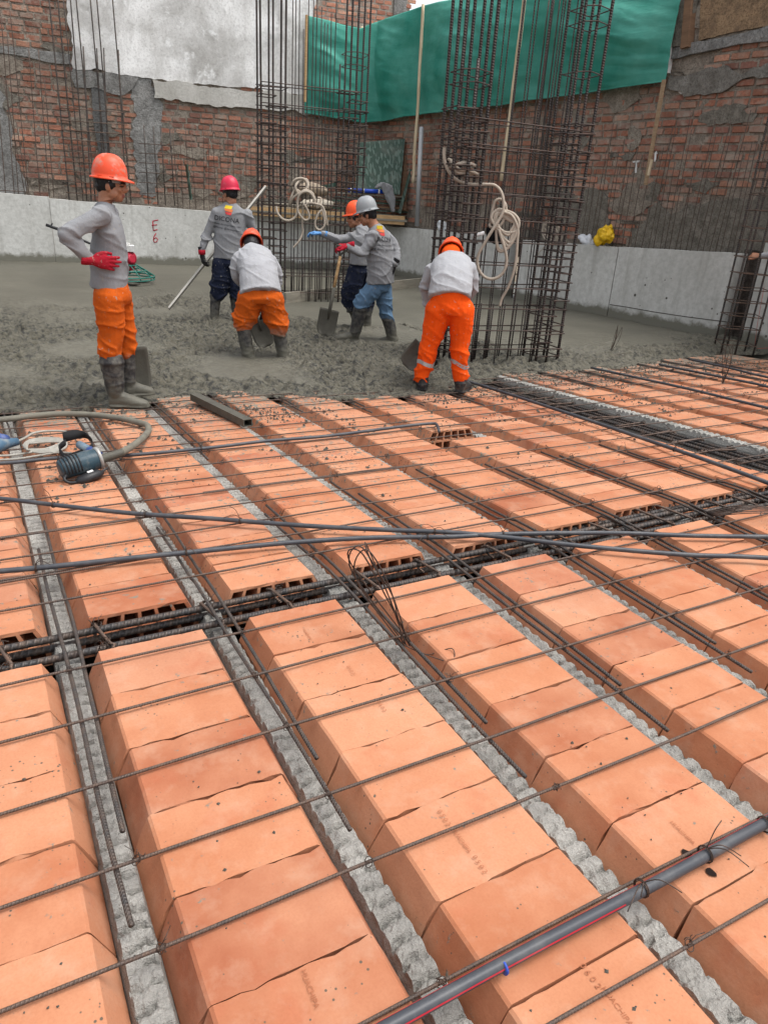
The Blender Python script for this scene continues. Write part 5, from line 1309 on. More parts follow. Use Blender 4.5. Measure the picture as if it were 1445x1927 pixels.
# -- worker standing at the left, hand on hip
b_ = gp(226, 763, 0); P = Plane(b_); r, v = P.r, P.v
root, sh, tr, hp, M = person('worker in scuffed orange helmet and orange trousers standing hand on hip at the left', b_, P, r, (209, 347, 0), (r*.96-v*.20-ZV*.06), ZV,
    [(206, 543, 0, .185, .150), (206, 515, 0, .180, .148), (206, 480, 0, .180, .142), (206, 450, 0, .190, .132), (202, 420, 0, .200, .118), (199, 402, 0, .185, .100), (201, 389, 0, .115, .075), (203, 380, 0, .062, .060)],
    [[(192, 405, -.15, .078), (158, 421, -.20, .066), (124, 441, -.23, .056), (146, 466, -.22, .052), (171, 489, -.19, .044)], [(206, 405, .15, .075), (204, 440, .19, .06), (203, 470, .20, .055), (206, 500, .22, .045)]],
    [[(206, 562, -.085, .118), (208, 600, -.085, .108), (211, 632, -.085, .094), (207, 658, -.085, .088), (208, 677, -.085, .084)], [(222, 562, .085, .115), (231, 600, .085, .095), (238, 630, .085, .073), (237, 652, .085, .068), (239, 664, .085, .060)]],
    [([(211, 680, -.085, .086), (214, 705, -.085, .077), (217, 735, -.085, .064)], r*.97-v*.25, .29, zs(b_.y-.085)+.008), ([(241, 664, .085, .050), (243, 695, .085, .050), (244, 722, .085, .047)], r*.95+v*.2, .22, ZC+.01)],
    SHIRT, ORANGE, H_OR, vox=.0085, wseed=2, k=.87)
hair(root, hp, M)
W_ = P(173, 490, -.205); glove(root, W_, r*1.0-ZV*.14+v*.06, -v, ZV, GLOVE_R, curl=(.18, .22, .2), spread=.16)
glove(root, P(207, 502, .22), -ZV*1.0+r*.2, v, r, GLOVE_R, curl=(.7, .8, .6))
shovel('muddy shovel standing behind the legs of the worker with hand on hip', P(262, 741, .20), P(226, 500, .27), -v, .22, .365)

# -- worker in pink helmet, seen from behind
b_ = cp(425, 606, 0); P = Plane(b_); r, v = P.r, P.v
root, sh, tr, hp, M = person('worker in pink red helmet and navy trousers seen from behind holding a long rule', b_, P, v, (433, 364, .02), (v*.8-r*.6-ZV*.1), ZV,
    [(432, 487, 0, .215, .135), (432, 460, 0, .205, .132), (433, 430, 0, .205, .128), (434, 408, 0, .220, .12), (435, 396, 0, .200, .105), (435, 388, 0, .125, .08), (435, 381, .0, .062, .058)],
    [[(408, 402, 0, .072), (397, 424, 0, .062), (388, 447, 0, .056), (383, 462, -.02, .05), (380, 472, -.03, .044)], [(465, 404, 0, .072), (473, 424, .03, .062), (477, 442, .08, .056), (474, 462, .2, .05), (470, 474, .28, .044)]],
    [[(417, 497, 0, .122), (416, 520, 0, .118), (414, 540, 0, .115), (411, 552, 0, .105)], [(446, 497, .02, .12), (447, 520, .02, .108), (444, 545, .02, .085), (443, 556, .02, .075)]],
    [([(406, 553, 0, .062), (405, 575, 0, .060), (403, 612, 0, .054)], v, .27, ZC-.06), ([(441, 558, .05, .058), (444, 580, .05, .056), (446, 606, .05, .052)], v, .27, ZC-.06)],
    SHIRT, NAVY, H_PK, wseed=5, k=.89)
hair(root, hp, M); W_ = P(380.5, 475, -.03); glove(root, W_, -ZV+r*.15, -v*.5-r*.8, v, GLOVE_K, curl=(.4, .5, .4))
mb = MB(); mb.tube([P(380, 470, -.03), P(380.6, 479, -.03)], [.043, .042], 14); mb.build('glove_cuff', GLOVE_R, root, True)
INKK = mk_plain('shirt_print', (.018, .018, .022), .9, .1, 60); YEL = mk_plain('print_yellow', (.72, .52, .03), .8, .1, 60); ORG = mk_plain('print_orange', (.62, .17, .06), .8, .1, 60); REDD = mk_plain('print_red', (.52, .05, .05), .8, .1, 60)
rt_ = (r-v*0).normalized()
def logo(root, sh, P, v, cx_, cy_, s, slope, dd=0, rr=None):
    r_ = rr or P.r; up_ = (ZV-r_*0).normalized(); c = P(cx_, cy_, dd)
    ln = lambda a, b: c+r_*(a*s)+up_*(b*s-a*s*slope)
    project(root, sh, [sub_quad(ln(-.30, .62), ln(.40, .62), ln(.25, .30), ln(-.45, .30)), ], v, YEL, 'logo_print'); project(root, sh, [sub_quad(ln(-.45, .27), ln(.42, .27), ln(.30, .0), ln(-.38, .06))], v, ORG, 'logo_print'); project(root, sh, [sub_quad(ln(-.42, -.02), ln(.30, -.04), ln(.18, -.30), ln(-.30, -.26))], v, REDD, 'logo_print')
def print_text(root, sh, P, v, txt, px, size, slope, rr=None):
    r_ = ((rr or P.r)-ZV*slope).normalized(); u_ = (ZV-r_*ZV.dot(r_)).normalized(); project(root, sh, [flat_text(txt, size, P(*px), r_, u_)], v, INKK, 'shirt_print')
logo(root, sh, P, v, 431, 398.5, .112, .10); print_text(root, sh, P, v, 'DICONA', (427, 412.5), .072, .10); print_text(root, sh, P, v, 'www.diconaproyect.com', (428.5, 423), .030, .12); print_text(root, sh, P, v, '@dicona  @diconaproyect', (428, 430), .029, .14)
a, b = P(318, 581, -.06), P(500, 352, .62); d = b-a
mb = MB(); mb.bar(a, b, .022, .075, P.r.cross(d)); tag(mb.build('screed_rule', mk_plain('worn_aluminium', (.42, .40, .36), .5, .25, 12, (.22, .21, .17), .4), None), 'long pale levelling rule held by the worker in pink helmet', 'screed rule')

# -- bent worker in orange trousers, mid left
b_ = cp(500, 672, 0); P = Plane(b_); r, v = P.r, P.v
root, sh, tr, hp, M = person('worker in rolled orange trousers bent over a shovel beside the pink helmeted one', b_, P, v, (473, 463, .50), (v*.62-ZV*.75-r*.15), (v*.78+ZV*.62),
    [(491, 553, -.06, .215, .150), (489, 535, .0, .215, .160), (487, 512, .10, .205, .158), (483, 492, .22, .205, .145), (478, 478, .32, .185, .115), (475, 470, .39, .115, .08), (474, 466, .44, .062, .058)],
    [[(452, 486, .26, .074), (443, 502, .24, .064), (444, 517, .24, .058), (452, 528, .28, .05), (460, 534, .34, .044)], [(510, 492, .26, .074), (521, 512, .28, .062), (520, 535, .32, .055), (508, 562, .36, .05), (497, 585, .38, .044)]],
    [[(471, 563, -.02, .135), (465, 585, 0, .128), (460, 602, .0, .118), (459, 611, 0, .100)], [(510, 563, -.02, .135), (516, 588, 0, .125), (523, 606, .0, .112), (526, 616, 0, .098)]],
    [([(458, 614, 0, .070), (463, 645, 0, .066), (471, 684, 0, .060)], v-r*.2, .28, ZC-.07), ([(525, 618, .06, .070), (529, 645, .06, .064), (534, 674, .06, .058)], v+r*.2, .28, ZC-.07)],
    SHIRT2, ORANGE, H_OR, wseed=9, k=.90, neck=(474, 466, .44))
hair(root, hp, M); glove(root, P(497, 588, .38), -ZV+v*.1, -v, r, GLOVE_K, curl=(.9, .9, .6)); glove(root, P(460, 534, .34), r-ZV*.8+v*.4, -v, ZV, GLOVE_K, curl=(.9, .9, .6))
shovel('dark shovel pushed into fresh concrete between the rolled orange trouser legs', P(503, 652, .30), P(463, 541, .40), -v, .21, .27, DARKWOOD)

# -- worker with grey helmet leaning on a shovel
b_ = cp(700, 640, 0); P = Plane(b_); r, v = P.r, P.v
root, sh, tr, hp, M = person('worker in grey helmet and jeans resting a red gloved hand on a shovel', b_, P, (-r*.85+v*.53), (691, 404, 0), (-r*.93+v*.12-ZV*.25), ZV,
    [(716, 533, 0, .205, .150), (716, 505, 0, .195, .150), (714, 478, 0, .200, .145), (711, 455, 0, .205, .130), (709, 440, 0, .190, .110), (706, 430, 0, .115, .080), (703, 424, 0, .062, .058)],
    [[(700, 446, -.15, .074), (690, 464, -.20, .064), (682, 476, -.22, .058), (670, 470, -.22, .050), (657, 463, -.22, .042)], [(727, 446, .15, .074), (738, 460, .14, .062), (745, 475, .10, .056), (746, 487, .03, .05), (742, 496, -.02, .044)]],
    [[(703, 543, -.06, .112), (692, 556, -.06, .102), (682, 568, -.06, .090), (678, 580, -.06, .080)], [(720, 545, .07, .115), (724, 568, .07, .098), (727, 588, .07, .083), (730, 600, .07, .074)]],
    [([(678, 582, -.06, .080), (674, 600, -.06, .075), (668, 628, -.06, .062)], -r*.95-v*.2, .29, ZC-.015), ([(730, 601, .07, .072), (735, 620, .07, .066), (741, 650, .07, .055)], -r*.8+v*.2, .27, ZC-.06)],
    SHIRT, JEANS, H_GR, wseed=12)
hair(root, hp, M, -.07); W_ = P(656, 462, -.22); glove(root, W_, -r-ZV*.12, ZV-v*.4, -v, GLOVE_R, curl=(.55, .8, .7)); glove(root, P(742, 497, -.02), -r*.5-ZV, -v, -r, GLOVE_K, curl=(.8, .8, .6))
rr_ = (r*.53+v*.85).normalized(); back = (r*.85-v*.53).normalized()
logo(root, sh, P, -back, 722, 438, .11, .02, -.1, rr_); print_text(root, sh, P, -back, 'DICONA', (726, 451, -.1), .066, .02, rr_); print_text(root, sh, P, -back, 'www.diconaproyect.com', (729, 462, -.1), .029, .02, rr_); print_text(root, sh, P, -back, '@dicona  @diconaproyect', (729, 470, -.1), .028, .02, rr_)
shovel('square shovel with pale wooden shaft under the red gloved hand', P(611, 632, -.26), P(644, 464, -.24), -v-r*.1, .215, .30)

# -- pointing worker behind
b_ = cp(684, 621, 0); P = Plane(b_); r, v = P.r, P.v
root, sh, tr, hp, M = person('worker in orange helmet pointing with a blue glove, partly behind the grey helmet', b_, P, (-r*.9+v*.4), (669, 410, .05), (-r*.96-v*.15-ZV*.1), ZV,
    [(677, 498, 0, .180, .135), (679, 478, 0, .180, .135), (682, 458, 0, .190, .130), (684, 444, 0, .185, .115), (683, 434, 0, .115, .08), (680, 428, .03, .062, .058)],
    [[(676, 444, -.05, .074), (655, 449, -.06, .062), (635, 449, -.08, .056), (620, 444, -.09, .05), (607, 440, -.1, .042)], [(694, 446, .16, .074), (705, 465, .2, .062), (708, 485, .2, .056), (700, 500, .15, .045)]],
    [[(671, 512, -.04, .122), (664, 535, -.05, .118), (658, 558, -.05, .108), (662, 577, -.03, .085)], [(684, 512, .1, .118), (689, 545, .12, .108), (691, 575, .12, .088), (690, 590, .12, .075)]],
    [([(663, 578, -.02, .064), (668, 592, 0, .06), (673, 612, .02, .052)], -r, .27, ZC-.05), ([(689, 590, .12, .066), (690, 602, .12, .062), (690, 618, .12, .055)], -r*.9-v*.3, .26, ZC-.03)],
    SHIRT, NAVY, H_OR2, wseed=15)
hair(root, hp, M); W_ = P(606, 440, -.1); glove(root, W_, -r+ZV*.1, ZV, -v, GLOVE_B, curl=(.35, .6, .5)); glove(root, P(698, 503, .15), -ZV, -v, -r, GLOVE_K, curl=(.7, .7, .5))

# -- bent worker in bright trousers at the edge of the pour
b_ = gp(832, 738, 0); b_.z = zs(b_.y)+.01; P = Plane(b_); r, v = P.r, P.v
root, sh, tr, hp, M = person('worker in bright banded orange trousers bent forward at the edge of the pour', b_, P, v, (848, 482, .56), (v*.55-ZV*.83), (v*.84+ZV*.54),
    [(846, 560, -.05, .190, .135), (847, 545, -.01, .190, .145), (849, 525, .08, .192, .150), (850, 508, .20, .200, .140), (851, 496, .31, .185, .115), (850, 489, .39, .115, .08), (849, 486, .45, .062, .058)],
    [[(815, 510, .24, .070), (804, 530, .26, .060), (802, 550, .28, .055), (808, 575, .32, .048), (822, 596, .36, .042)], [(883, 507, .24, .072), (888, 525, .26, .062), (888, 545, .28, .056), (880, 560, .34, .05), (870, 572, .38, .044)]],
    [[(826, 583, -.02, .122), (817, 620, 0, .104), (806, 655, 0, .084), (799, 690, 0, .072), (794, 706, 0, .077)], [(868, 585, -.02, .118), (867, 622, 0, .102), (865, 658, 0, .084), (864, 690, 0, .072), (866, 710, 0, .072)]],
    [([(795, 709, 0, .052), (795, 725, -.01, .050)], v*1.0-r*.25, .28, zs(b_.y)+.006), ([(866, 711, 0, .052), (866, 724, -.01, .050)], v+r*.35, .28, zs(b_.y)+.006)],
    SHIRT2, HIVIS, H_OR2, wseed=21, vox=.0095, neck=(849, 486, .45), shoes=SHOE)
mb = MB(); mb.ell(hp+M @ Vector((0, -.035, -.01)), (.088, .078, .11), M); remesh(mb, 'neck_cloth', HIVIS, .008, root, 2, wrinkle(.006, [], (20, 20, 20), 4))
glove(root, P(822, 598, .36), -ZV+r*.4, -v, r, GLOVE_K, curl=(.9, .9, .6)); glove(root, P(869, 574, .38), -r-ZV*.6, -v, ZV, GLOVE_K, curl=(.9, .9, .6))
bt = BVHTree.FromPolygons([x.co.copy() for x in tr.data.vertices], [tuple(p.vertices) for p in tr.data.polygons])
for cx_, cy_, tl in ((800.5, 682, .05), (864.5, 684, .14)):
    c = P(cx_, cy_, 0); mb = MB(); vs = []
    for i in range(33):
        t = 2*math.pi*i/32; d = r*math.cos(t)+v*math.sin(t)
        for h_ in (-.017, .017):
            o_ = c+ZV*(h_-tl*math.cos(t)*.12+.012*math.sin(t*2)); hit = bt.ray_cast(o_+d*.16, -d, .3); p = hit[0] if hit[0] is not None and (hit[0]-o_).length < .13 else o_+d*.076; vs.append(p+d*.004)
    mb.add(vs, [(2*i, 2*i+2, 2*i+3, 2*i+1) for i in range(32)]); mb.build('reflective_band', BAND, tr)
print_text(root, sh, P, (v*.5-ZV).normalized(), 'www.diconaproyect.com', (849, 489, .36), .030, 0, -r)
shovel('dark shovel held by the worker in bright banded orange trousers', P(763, 690, .18), P(872, 574, .36), -v+r*.3+ZV*.5, .21, .24, GREYWOOD)

# -- person at the right edge of whom only a hand shows
b_ = gp(1530, 700, 0); b_.z = zs(b_.y); P = Plane(b_); r, v = P.r, P.v; dd_ = (Vector((pc.x, pc.y, 0)).dot(v)+.25-P.d)
hW = P(1429, 481, dd_)
root, sh, tr, hp, M = person('person mostly beyond the right edge, bare hand gripping the column cage', b_, P, -r, (1535, 350, 0), -r, ZV,
    [(1540, 540, 0, .18, .14), (1540, 480, 0, .18, .14), (1540, 430, 0, .19, .13), (1538, 405, 0, .18, .11), (1537, 392, 0, .11, .08), (1536, 384, 0, .062, .058)],
    [[(1530, 415, -.12, .072), (1505, 450, dd_*.5, .06), (1480, 478, dd_*.8, .052), (1455, 480, dd_, .046), (1433, 481, dd_, .038)], [(1550, 415, .15, .072), (1560, 460, .15, .06), (1560, 500, .1, .045)]],
    [[(1535, 555, -.09, .11), (1535, 610, -.09, .09), (1535, 665, -.09, .075)], [(1545, 555, .09, .11), (1545, 610, .09, .09), (1545, 665, .09, .075)]],
    [([(1535, 665, -.09, .06), (1535, 690, -.09, .05)], -r, .28, zs(b_.y)), ([(1545, 665, .09, .06), (1545, 690, .09, .05)], -r, .28, zs(b_.y))],
    SHIRT2, NAVY, H_OR2, wseed=31, skin_hands=[(hW, -r, -v*.5+ZV*.6, -v, dict(curl=(.7, .9, .7), s=1.0))])
# ---------------------------------------------------------------- things round the site
def thingtube(name, pts, r, mat, label, cat, n=8, smooth=8, group=None):
    mb = MB(); mb.tube(curve_pts(pts, smooth), r, n); return tag(mb.build(name, mat, None, True), label, cat, group)
# deck of boards across the corner with formwork sheets
uw = LW.sz(466, 398)[0]; cA = LW.P(uw, 1.0, .10); uw2 = RW.sz(768, 424)[0]; cB = RW.P(uw2, 1.0, .10)
zA = LW.sz(466, 396, .10)[1]; zB = RW.sz(768, 416, .10)[1]
cA.z, cB.z = zA, zB
mb = MB(); mb.bar(cA, cB, .045, .165); tag(mb.build('timber_beam', TIMBER, None), 'long orange timber board spanning the wall corner', 'timber')
corner = Vector((LC[0], LC[1], (zA+zB)/2)); n_in = (corner-(cA+cB)/2); n_in.z = 0; n_in.normalize(); t_in = (cB-cA).normalized()
mb = MB(); 
for k in range(5):
    a = cA+n_in*(.07+.2*k)+t_in*(.18*k); b = cB+n_in*(.07+.2*k)-t_in*(.18*k); a.z -= .005; b.z -= .005; mb.bar(a, b, .19, .04)
dk = tag(mb.build('plank_deck', GREYWOOD, None), 'deck of grey planks behind the orange timber board', 'timber')
b0 = cA.lerp(cB, .62); Pc = Plane(Vector((b0.x, b0.y, zA))); r, v = Pc.r, Pc.v
def sheet(px4, dd, mat, label, name='formwork_sheet', th=.02, group=None, dtop=0.0):
    q = [Pc(x, y, dd+(dtop if i in (0, 1) else 0)) for i, (x, y) in enumerate(px4)]; n_ = (q[1]-q[0]).cross(q[3]-q[0]).normalized(); mb = MB()
    o_ = link(name, None) if False else None
    mb.add(q+[p+n_*th for p in q], [(0, 1, 2, 3), (7, 6, 5, 4), (0, 4, 5, 1), (1, 5, 6, 2), (2, 6, 7, 3), (3, 7, 4, 0)]); return tag(mb.build(name, mat, None), label, 'plywood sheet', group)
sheet([(673, 268), (762, 261), (752, 366), (669, 362)], .35, PLY, 'dark green printed formwork sheet leaning in the wall corner', dtop=.35)
sheet([(764, 264), (771, 266), (764, 396), (752, 396)], .45, DARKWOOD, 'brown edged formwork sheet leaning behind the green printed one, nearest', th=.03, dtop=.35)
sheet([(772, 268), (777, 270), (772, 398), (764, 398)], .55, DARKWOOD, 'brown edged formwork sheet leaning behind the green printed one, middle', th=.03, dtop=.35)
sheet([(775, 305), (779, 306), (754, 402), (748, 400)], .30, PLY, 'narrow green formwork sheet leaning at the right of the stack', th=.03, dtop=.3)
for k in range(7):
    y0 = 406-k*7.2; dx = random.uniform(-4, 4); a = Pc(628+dx, y0, .18+.03*(k % 2)); b = Pc(742+dx*1.5-k*1.0, y0+6, .18); mb = MB(); side = n_in; w_ = .75
    mid = (a+b)/2+n_in*.33
    M_ = Matrix((t_in, n_in, t_in.cross(n_in))).transposed(); mb.box(mid, ((b-a).length, .66, .028+.012*(k % 3 == 0)), M_, .004)
    tag(mb.build('formwork_sheet', [PLY, GREYWOOD, PLY, DARKWOOD, PLY, PLY, GREYWOOD][k], None), ['lowest', 'second lowest', 'third lowest', 'middle', 'third highest', 'second highest', 'top'][k]+' formwork sheet of the flat stack on the corner deck', 'plywood sheet', 'flat stack of formwork sheets')
for k in range(4):
    y0 = 402-k*5.5; a = Pc(476+k*6, y0-4, .2); b = Pc(625-k*8, y0+6, .2); mid = (a+b)/2+n_in*.3; M_ = Matrix(((b-a).normalized(), n_in, (b-a).normalized().cross(n_in))).transposed(); mb = MB(); mb.box(mid, ((b-a).length, .45, .03), M_, .008)
    tag(mb.build('plank', [POLEW, GREYWOOD, POLEW, GREYWOOD][k], None), ['lowest', 'second', 'third', 'top'][k]+' weathered plank piled on the deck behind the middle cage', 'timber', 'planks piled on the deck')
sheet([(455, 383), (632, 343), (634, 350), (456, 391)], .9, PLY, 'long greenish board lying slanted behind the middle rebar cage', 'board', .03)
q0, q1 = Pc(352, 325, 2.2), Pc(366, 390, 2.2)
ub = LW.sz(361, 386)[0]; mb = MB(); mb.bar(LW.P(ub, 1.08, -.06), LW.P(ub-.05, 1.72, -.10), .15, .02); tag(mb.build('board', PLY, None), 'small green board standing on the back wall left of the pink helmet', 'board')
# sacks and rubble
mb = MB(); c = Pc(585, 355, .55); mb.ell(c, (.28, .18, .12)); mb.ell(c+Vector((.2, 0, -.03)), (.2, .16, .1)); tag(remesh(mb, 'sack', mk_fabric('dusty_sack', (.36, .29, .22)), .02, None, 2, wrinkle(.03, [], (9, 9, 9), 3)), 'crumpled dusty sack on the corner deck behind the hose coil', 'sack')
mb = MB(); c = Pc(600, 385, .3); mb.ell(c, (.42, .2, .10)); tag(remesh(mb, 'sack', mk_fabric('pale_sack', (.44, .39, .32)), .02, None, 2, wrinkle(.035, [], (8, 8, 8), 6)), 'pale flattened sack on the planks below the hose coil', 'sack')
# blue roll, hanging grey shirt
BLUE = mk_plain('blue_plastic', (.012, .06, .42), .35, .2, 20)
a, b = Pc(655, 358, .12), Pc(726, 361, .12); mb = MB(); mb.tube([a, b], .040, 14); o = tag(mb.build('blue_roll', BLUE, None, True), 'blue roll with white bands on the flat sheet stack', 'roll')
for t in (.06, .40, .80): mb = MB(); p = a.lerp(b, t); mb.tube([p, p+(b-a)*.035], .0425, 14); mb.build('white_band', PLASTER, o, True)
mb = MB(); mb.loft([(Pc(x, y, .05), hw_, .05, r, v) for x, y, hw_ in ((722, 344, .07), (726, 348, .13), (730, 360, .12), (735, 374, .10), (738, 388, .06), (739, 399, .045))], 16); mb.loft([(Pc(x, y, .05), hw_, .04, r, v) for x, y, hw_ in ((718, 346, .07), (712, 352, .07), (708, 354, .04))], 12)
tag(remesh(mb, 'grey_jacket', SHIRT, .012, None, 2, wrinkle(.022, [], (16, 16, 6), 8)), 'grey long sleeved shirt hung over the sheet stack', 'shirt')
# steel pipe
mb = MB(); u_ = RW.sz(784, 428, -.05)[0]; mb.tube([RW.P(u_, .85, -.05), RW.P(RW.sz(793, 239, -.05)[0], RW.sz(793, 239, -.05)[1], -.05)], .045, 14); tag(mb.build('steel_pipe', mk_plain('galvanised_pipe', (.40, .41, .42), .5, .25, 8, None, 0, .05, .3), None, True), 'pale grey pipe standing on the low wall beside formwork sheets', 'pipe')
# bags on the wall
def wbag(px, label, mat, rad, name, seed):
    u_, z_ = RW.sz(*px, -.1); c = RW.P(u_, z_, -.08); mb = MB(); mb.ell(c, rad, Matrix((RW.d.to_3d(), RW.n.to_3d(), ZV)).transposed() @ Matrix.Rotation(.35, 3, 'Y')); 
    def crush(me):
        for q in me.vertices:
            p = q.co-c; k = noise.noise(p*9+Vector((seed, 0, 0))); j_ = noise.cell(p*14+Vector((seed, 3, 0))); q.co = c+p*(1+.42*k+.22*(j_-.5))-ZV*0
    return tag(remesh(mb, name, mat, .014, None, 1, crush), label, 'bag')
wbag((1140, 444), 'crumpled yellow plastic bag on the low wall', mk_plain('yellow_plastic', (.72, .44, .012), .4, .25, 12), (.15, .13, .16), 'yellow_bag', 11)
wbag((1106, 452), 'pale see-through plastic bag beside the yellow bag', mk_plain('pale_plastic', (.55, .57, .60), .35, .3, 16), (.15, .11, .10), 'plastic_bag', 7)
wbag((833, 426), 'white and black rubbish bag on the wall left of the tall cage', mk_plain('white_plastic', (.6, .62, .64), .4, .3, 16), (.14, .1, .10), 'plastic_bag', 9)
# pale cable coil on the wall behind the tall cage
u_, z_ = RW.sz(1040, 440, .02); c = RW.P(u_, z_, .03); mb = MB()
pts = [];
for k in range(150): t = k/150*2*math.pi*7; pts.append(c+RW.d.to_3d()*(math.cos(t*1.03)*(.20+.09*noise.noise((k*.09, 1, 0))))+ZV*(math.sin(t)*(.15+.07*noise.noise((k*.08, 4, 0))))+RW.n.to_3d()*(.02+.04*noise.noise((k*.13, 7, 0))))
mb.tube(pts, .010, 6); mb.tube(curve_pts([c+ZV*-.1, c+RW.d.to_3d()*.26*-1+ZV*-.35, c-RW.d.to_3d()*.28+ZV*-.65, c-RW.d.to_3d()*.15+ZV*-.85, c-RW.d.to_3d()*.05-ZV*.6], 8), .008, 6); tag(mb.build('cable_coil', ROPE, None, True), 'pale cable coil lying on the low wall behind the tall cage', 'cable')
# hoses hung on the cages
Pm = Plane(pa2.lerp(pb2, .4)); 
hose = [(656-112, 362, 0), (548, 350, -.05), (556, 338, -.08), (570, 336, -.06), (578, 346, -.05), (574, 360, -.08), (562, 364, -.1), (556, 352, -.12), (564, 340, -.06), (577, 338, -.03), (579, 352, -.08), (568, 362, -.1), (556, 357, -.08), (548, 372, -.1), (545, 385, -.06), (552, 372, -.1), (566, 362, -.12), (576, 358, -.12), (588, 364, -.1), (594, 380, -.08), (598, 392, -.1)]
thingtube('hose_coil', [Pm(*q) for q in hose], .017, ROPE, 'pale hose wound in small loops on the middle cage, upper part', 'hose', 9)
hose2 = [(520, 388, -.1), (522, 400, -.12), (532, 412, -.13), (545, 415, -.13), (556, 408, -.12), (560, 395, -.13), (560, 380, -.13), (563, 368, -.14), (572, 361, -.15), (582, 362, -.15), (590, 372, -.14), (592, 384, -.13)]
thingtube('hose_coil', [Pm(*q) for q in hose2], .017, ROPE, 'wide drooping hose loop at the left of the middle cage', 'hose', 9)
hose3 = [(562, 372, -.1), (560, 390, -.12), (564, 404, -.14), (574, 414, -.14), (582, 410, -.14), (580, 398, -.14), (572, 385, -.14), (570, 400, -.1), (569, 425, -.1), (570, 436, -.1), (564, 452, -.12), (552, 466, -.12)]
thingtube('hose_coil', [Pm(*q) for q in hose3], .015, ROPE, 'hose loop with a tail hanging down the middle cage', 'hose', 9)
hose4 = [(574, 388, -.12), (582, 382, -.14), (596, 384, -.14), (606, 388, -.14), (611, 398, -.14), (614, 412, -.14), (616, 424, -.12), (610, 410, -.14), (606, 396, -.14), (598, 404, -.15), (593, 420, -.15), (596, 430, -.15), (604, 432, -.15), (611, 422, -.15), (609, 400, -.14), (602, 384, -.12), (604, 374, -.1), (598, 372, -.1)]
thingtube('hose_coil', [Pm(*q) for q in hose4], .015, ROPE, 'teardrop hose loop at the right of the middle cage', 'hose', 9)
Pt = Plane(pa.lerp(pb, .4)); 
hz = [(836, 278, -.2), (835, 290, -.2), (838, 308, -.2), (845, 324, -.2), (858, 338, -.18), (875, 345, -.14), (895, 347, -.12), (915, 347, -.12), (931, 349, -.13), (942, 360, -.14), (947, 378, -.15), (946, 398, -.16), (938, 415, -.17), (925, 435, -.18), (910, 460, -.18), (899, 482, -.17), (899, 502, -.16), (908, 518, -.15), (922, 525, -.15), (938, 521, -.15), (949, 508, -.15), (953, 490, -.15), (950, 470, -.16), (944, 450, -.16), (938, 432, -.16)]
thingtube('hose_coil', [Pt(*q) for q in hz], .0145, ROPE, 'pale hose curling out of the tall cage and looping down in front', 'hose', 10)
hz2 = [(842, 300, -.16), (848, 302, -.2), (852, 314, -.22), (860, 324, -.22), (872, 326, -.2), (890, 326, -.14), (900, 329, -.12), (884, 322, -.18), (866, 320, -.22), (858, 312, -.24), (868, 307, -.22), (884, 308, -.16), (894, 312, -.12)]
thingtube('hose_coil', [Pt(*q) for q in hz2], .0145, ROPE, 'knotted pale hose on the left corner of the tall cage', 'hose', 10)
tg = random.Random(2)
hz3 = [(946, 395, -.1)]
for k in range(6):
    hz3 += [(958+tg.uniform(-6, 8), 402+k*3, -.12), (970+tg.uniform(-5, 6), 420+tg.uniform(-6, 10), -.13), (974-k*2.5, 434+tg.uniform(-4, 6), -.14), (955+tg.uniform(-8, 4), 450+tg.uniform(-14, 24), -.15), (938+tg.uniform(-6, 6), 440+tg.uniform(-20, 30), -.15), (928+tg.uniform(-4, 6), 416+tg.uniform(-6, 8), -.14), (936+tg.uniform(-5, 5), 400+tg.uniform(-8, 4), -.12)]
hz3 += [(962, 405, -.14), (974, 430, -.14), (973, 455, -.14), (971, 485, -.14), (966, 512, -.14), (956, 540, -.13), (944, 562, -.12), (940, 576, -.12)]
thingtube('hose_coil', [Pt(*q) for q in hz3], .0135, ROPE, 'tangled bunch of pale hose hung on the tall cage', 'hose', 9, 6)
hz4 = [(925, 416, -.1), (921, 425, -.12), (930, 428, -.12), (944, 420, -.12), (952, 392, -.1), (944, 376, -.1), (932, 378, -.1), (926, 396, -.1), (922, 418, -.11)]
thingtube('hose_coil', [Pt(*q) for q in hz4], .0135, ROPE, 'small upper loop of pale hose behind the tangled bunch', 'hose', 9)
mb = MB(); mb.loft([(Pt(x, y, .02), w_, .05, Pt.r, Pt.v) for x, y, w_ in ((930, 420, .05), (930, 435, .09), (932, 452, .09), (936, 460, .04))], 12); tag(remesh(mb, 'black_bag', mk_plain('black_cloth', (.008, .008, .01), .9), .012, None, 2, wrinkle(.012, [], (9, 9, 9), 3)), 'small black bag hanging behind the tangled hose', 'bag')
mb = MB(); mb.tube([Pt(888, 445, -.1), Pt(911, 438, -.08)], .018, 12); tag(mb.build('paper_roll', PLASTER, None, True), 'white rolled paper stuck in the tall cage', 'paper roll')
# plank standing on edge on the slab
a, b = cp(536, 562, .07), cp(826, 528, .07); mb = MB(); mb.bar(a, b, .045, .17); tag(mb.build('levelling_plank', GREYWOOD, None), 'long cement covered plank on edge behind the grey helmeted worker', 'timber')
# square steel tube lying at the pour
a, b = gp(366, 746, .055), gp(467, 796, .035); ax = (b-a).normalized(); sd_ = ax.cross(ZV).normalized(); up_ = sd_.cross(ax); mb = MB(); vs = []
for q, k in ((a, 1), (b, 1), (b, .82), (a, .82)):
    for e, g in ((-1, -1), (1, -1), (1, 1), (-1, 1)): vs.append(q+sd_*(e*.034*k)+up_*(g*.026*k))
fs = []
for l0, l1 in ((0, 1), (1, 2), (2, 3), (3, 0)):
    for k in range(4): fs.append((l0*4+k, l0*4+(k+1) % 4, l1*4+(k+1) % 4, l1*4+k))
mb.add(vs, fs); tag(mb.build('square_tube', MUDSTEEL, None), 'muddy hollow square steel tube lying at the edge of the pour', 'steel tube')
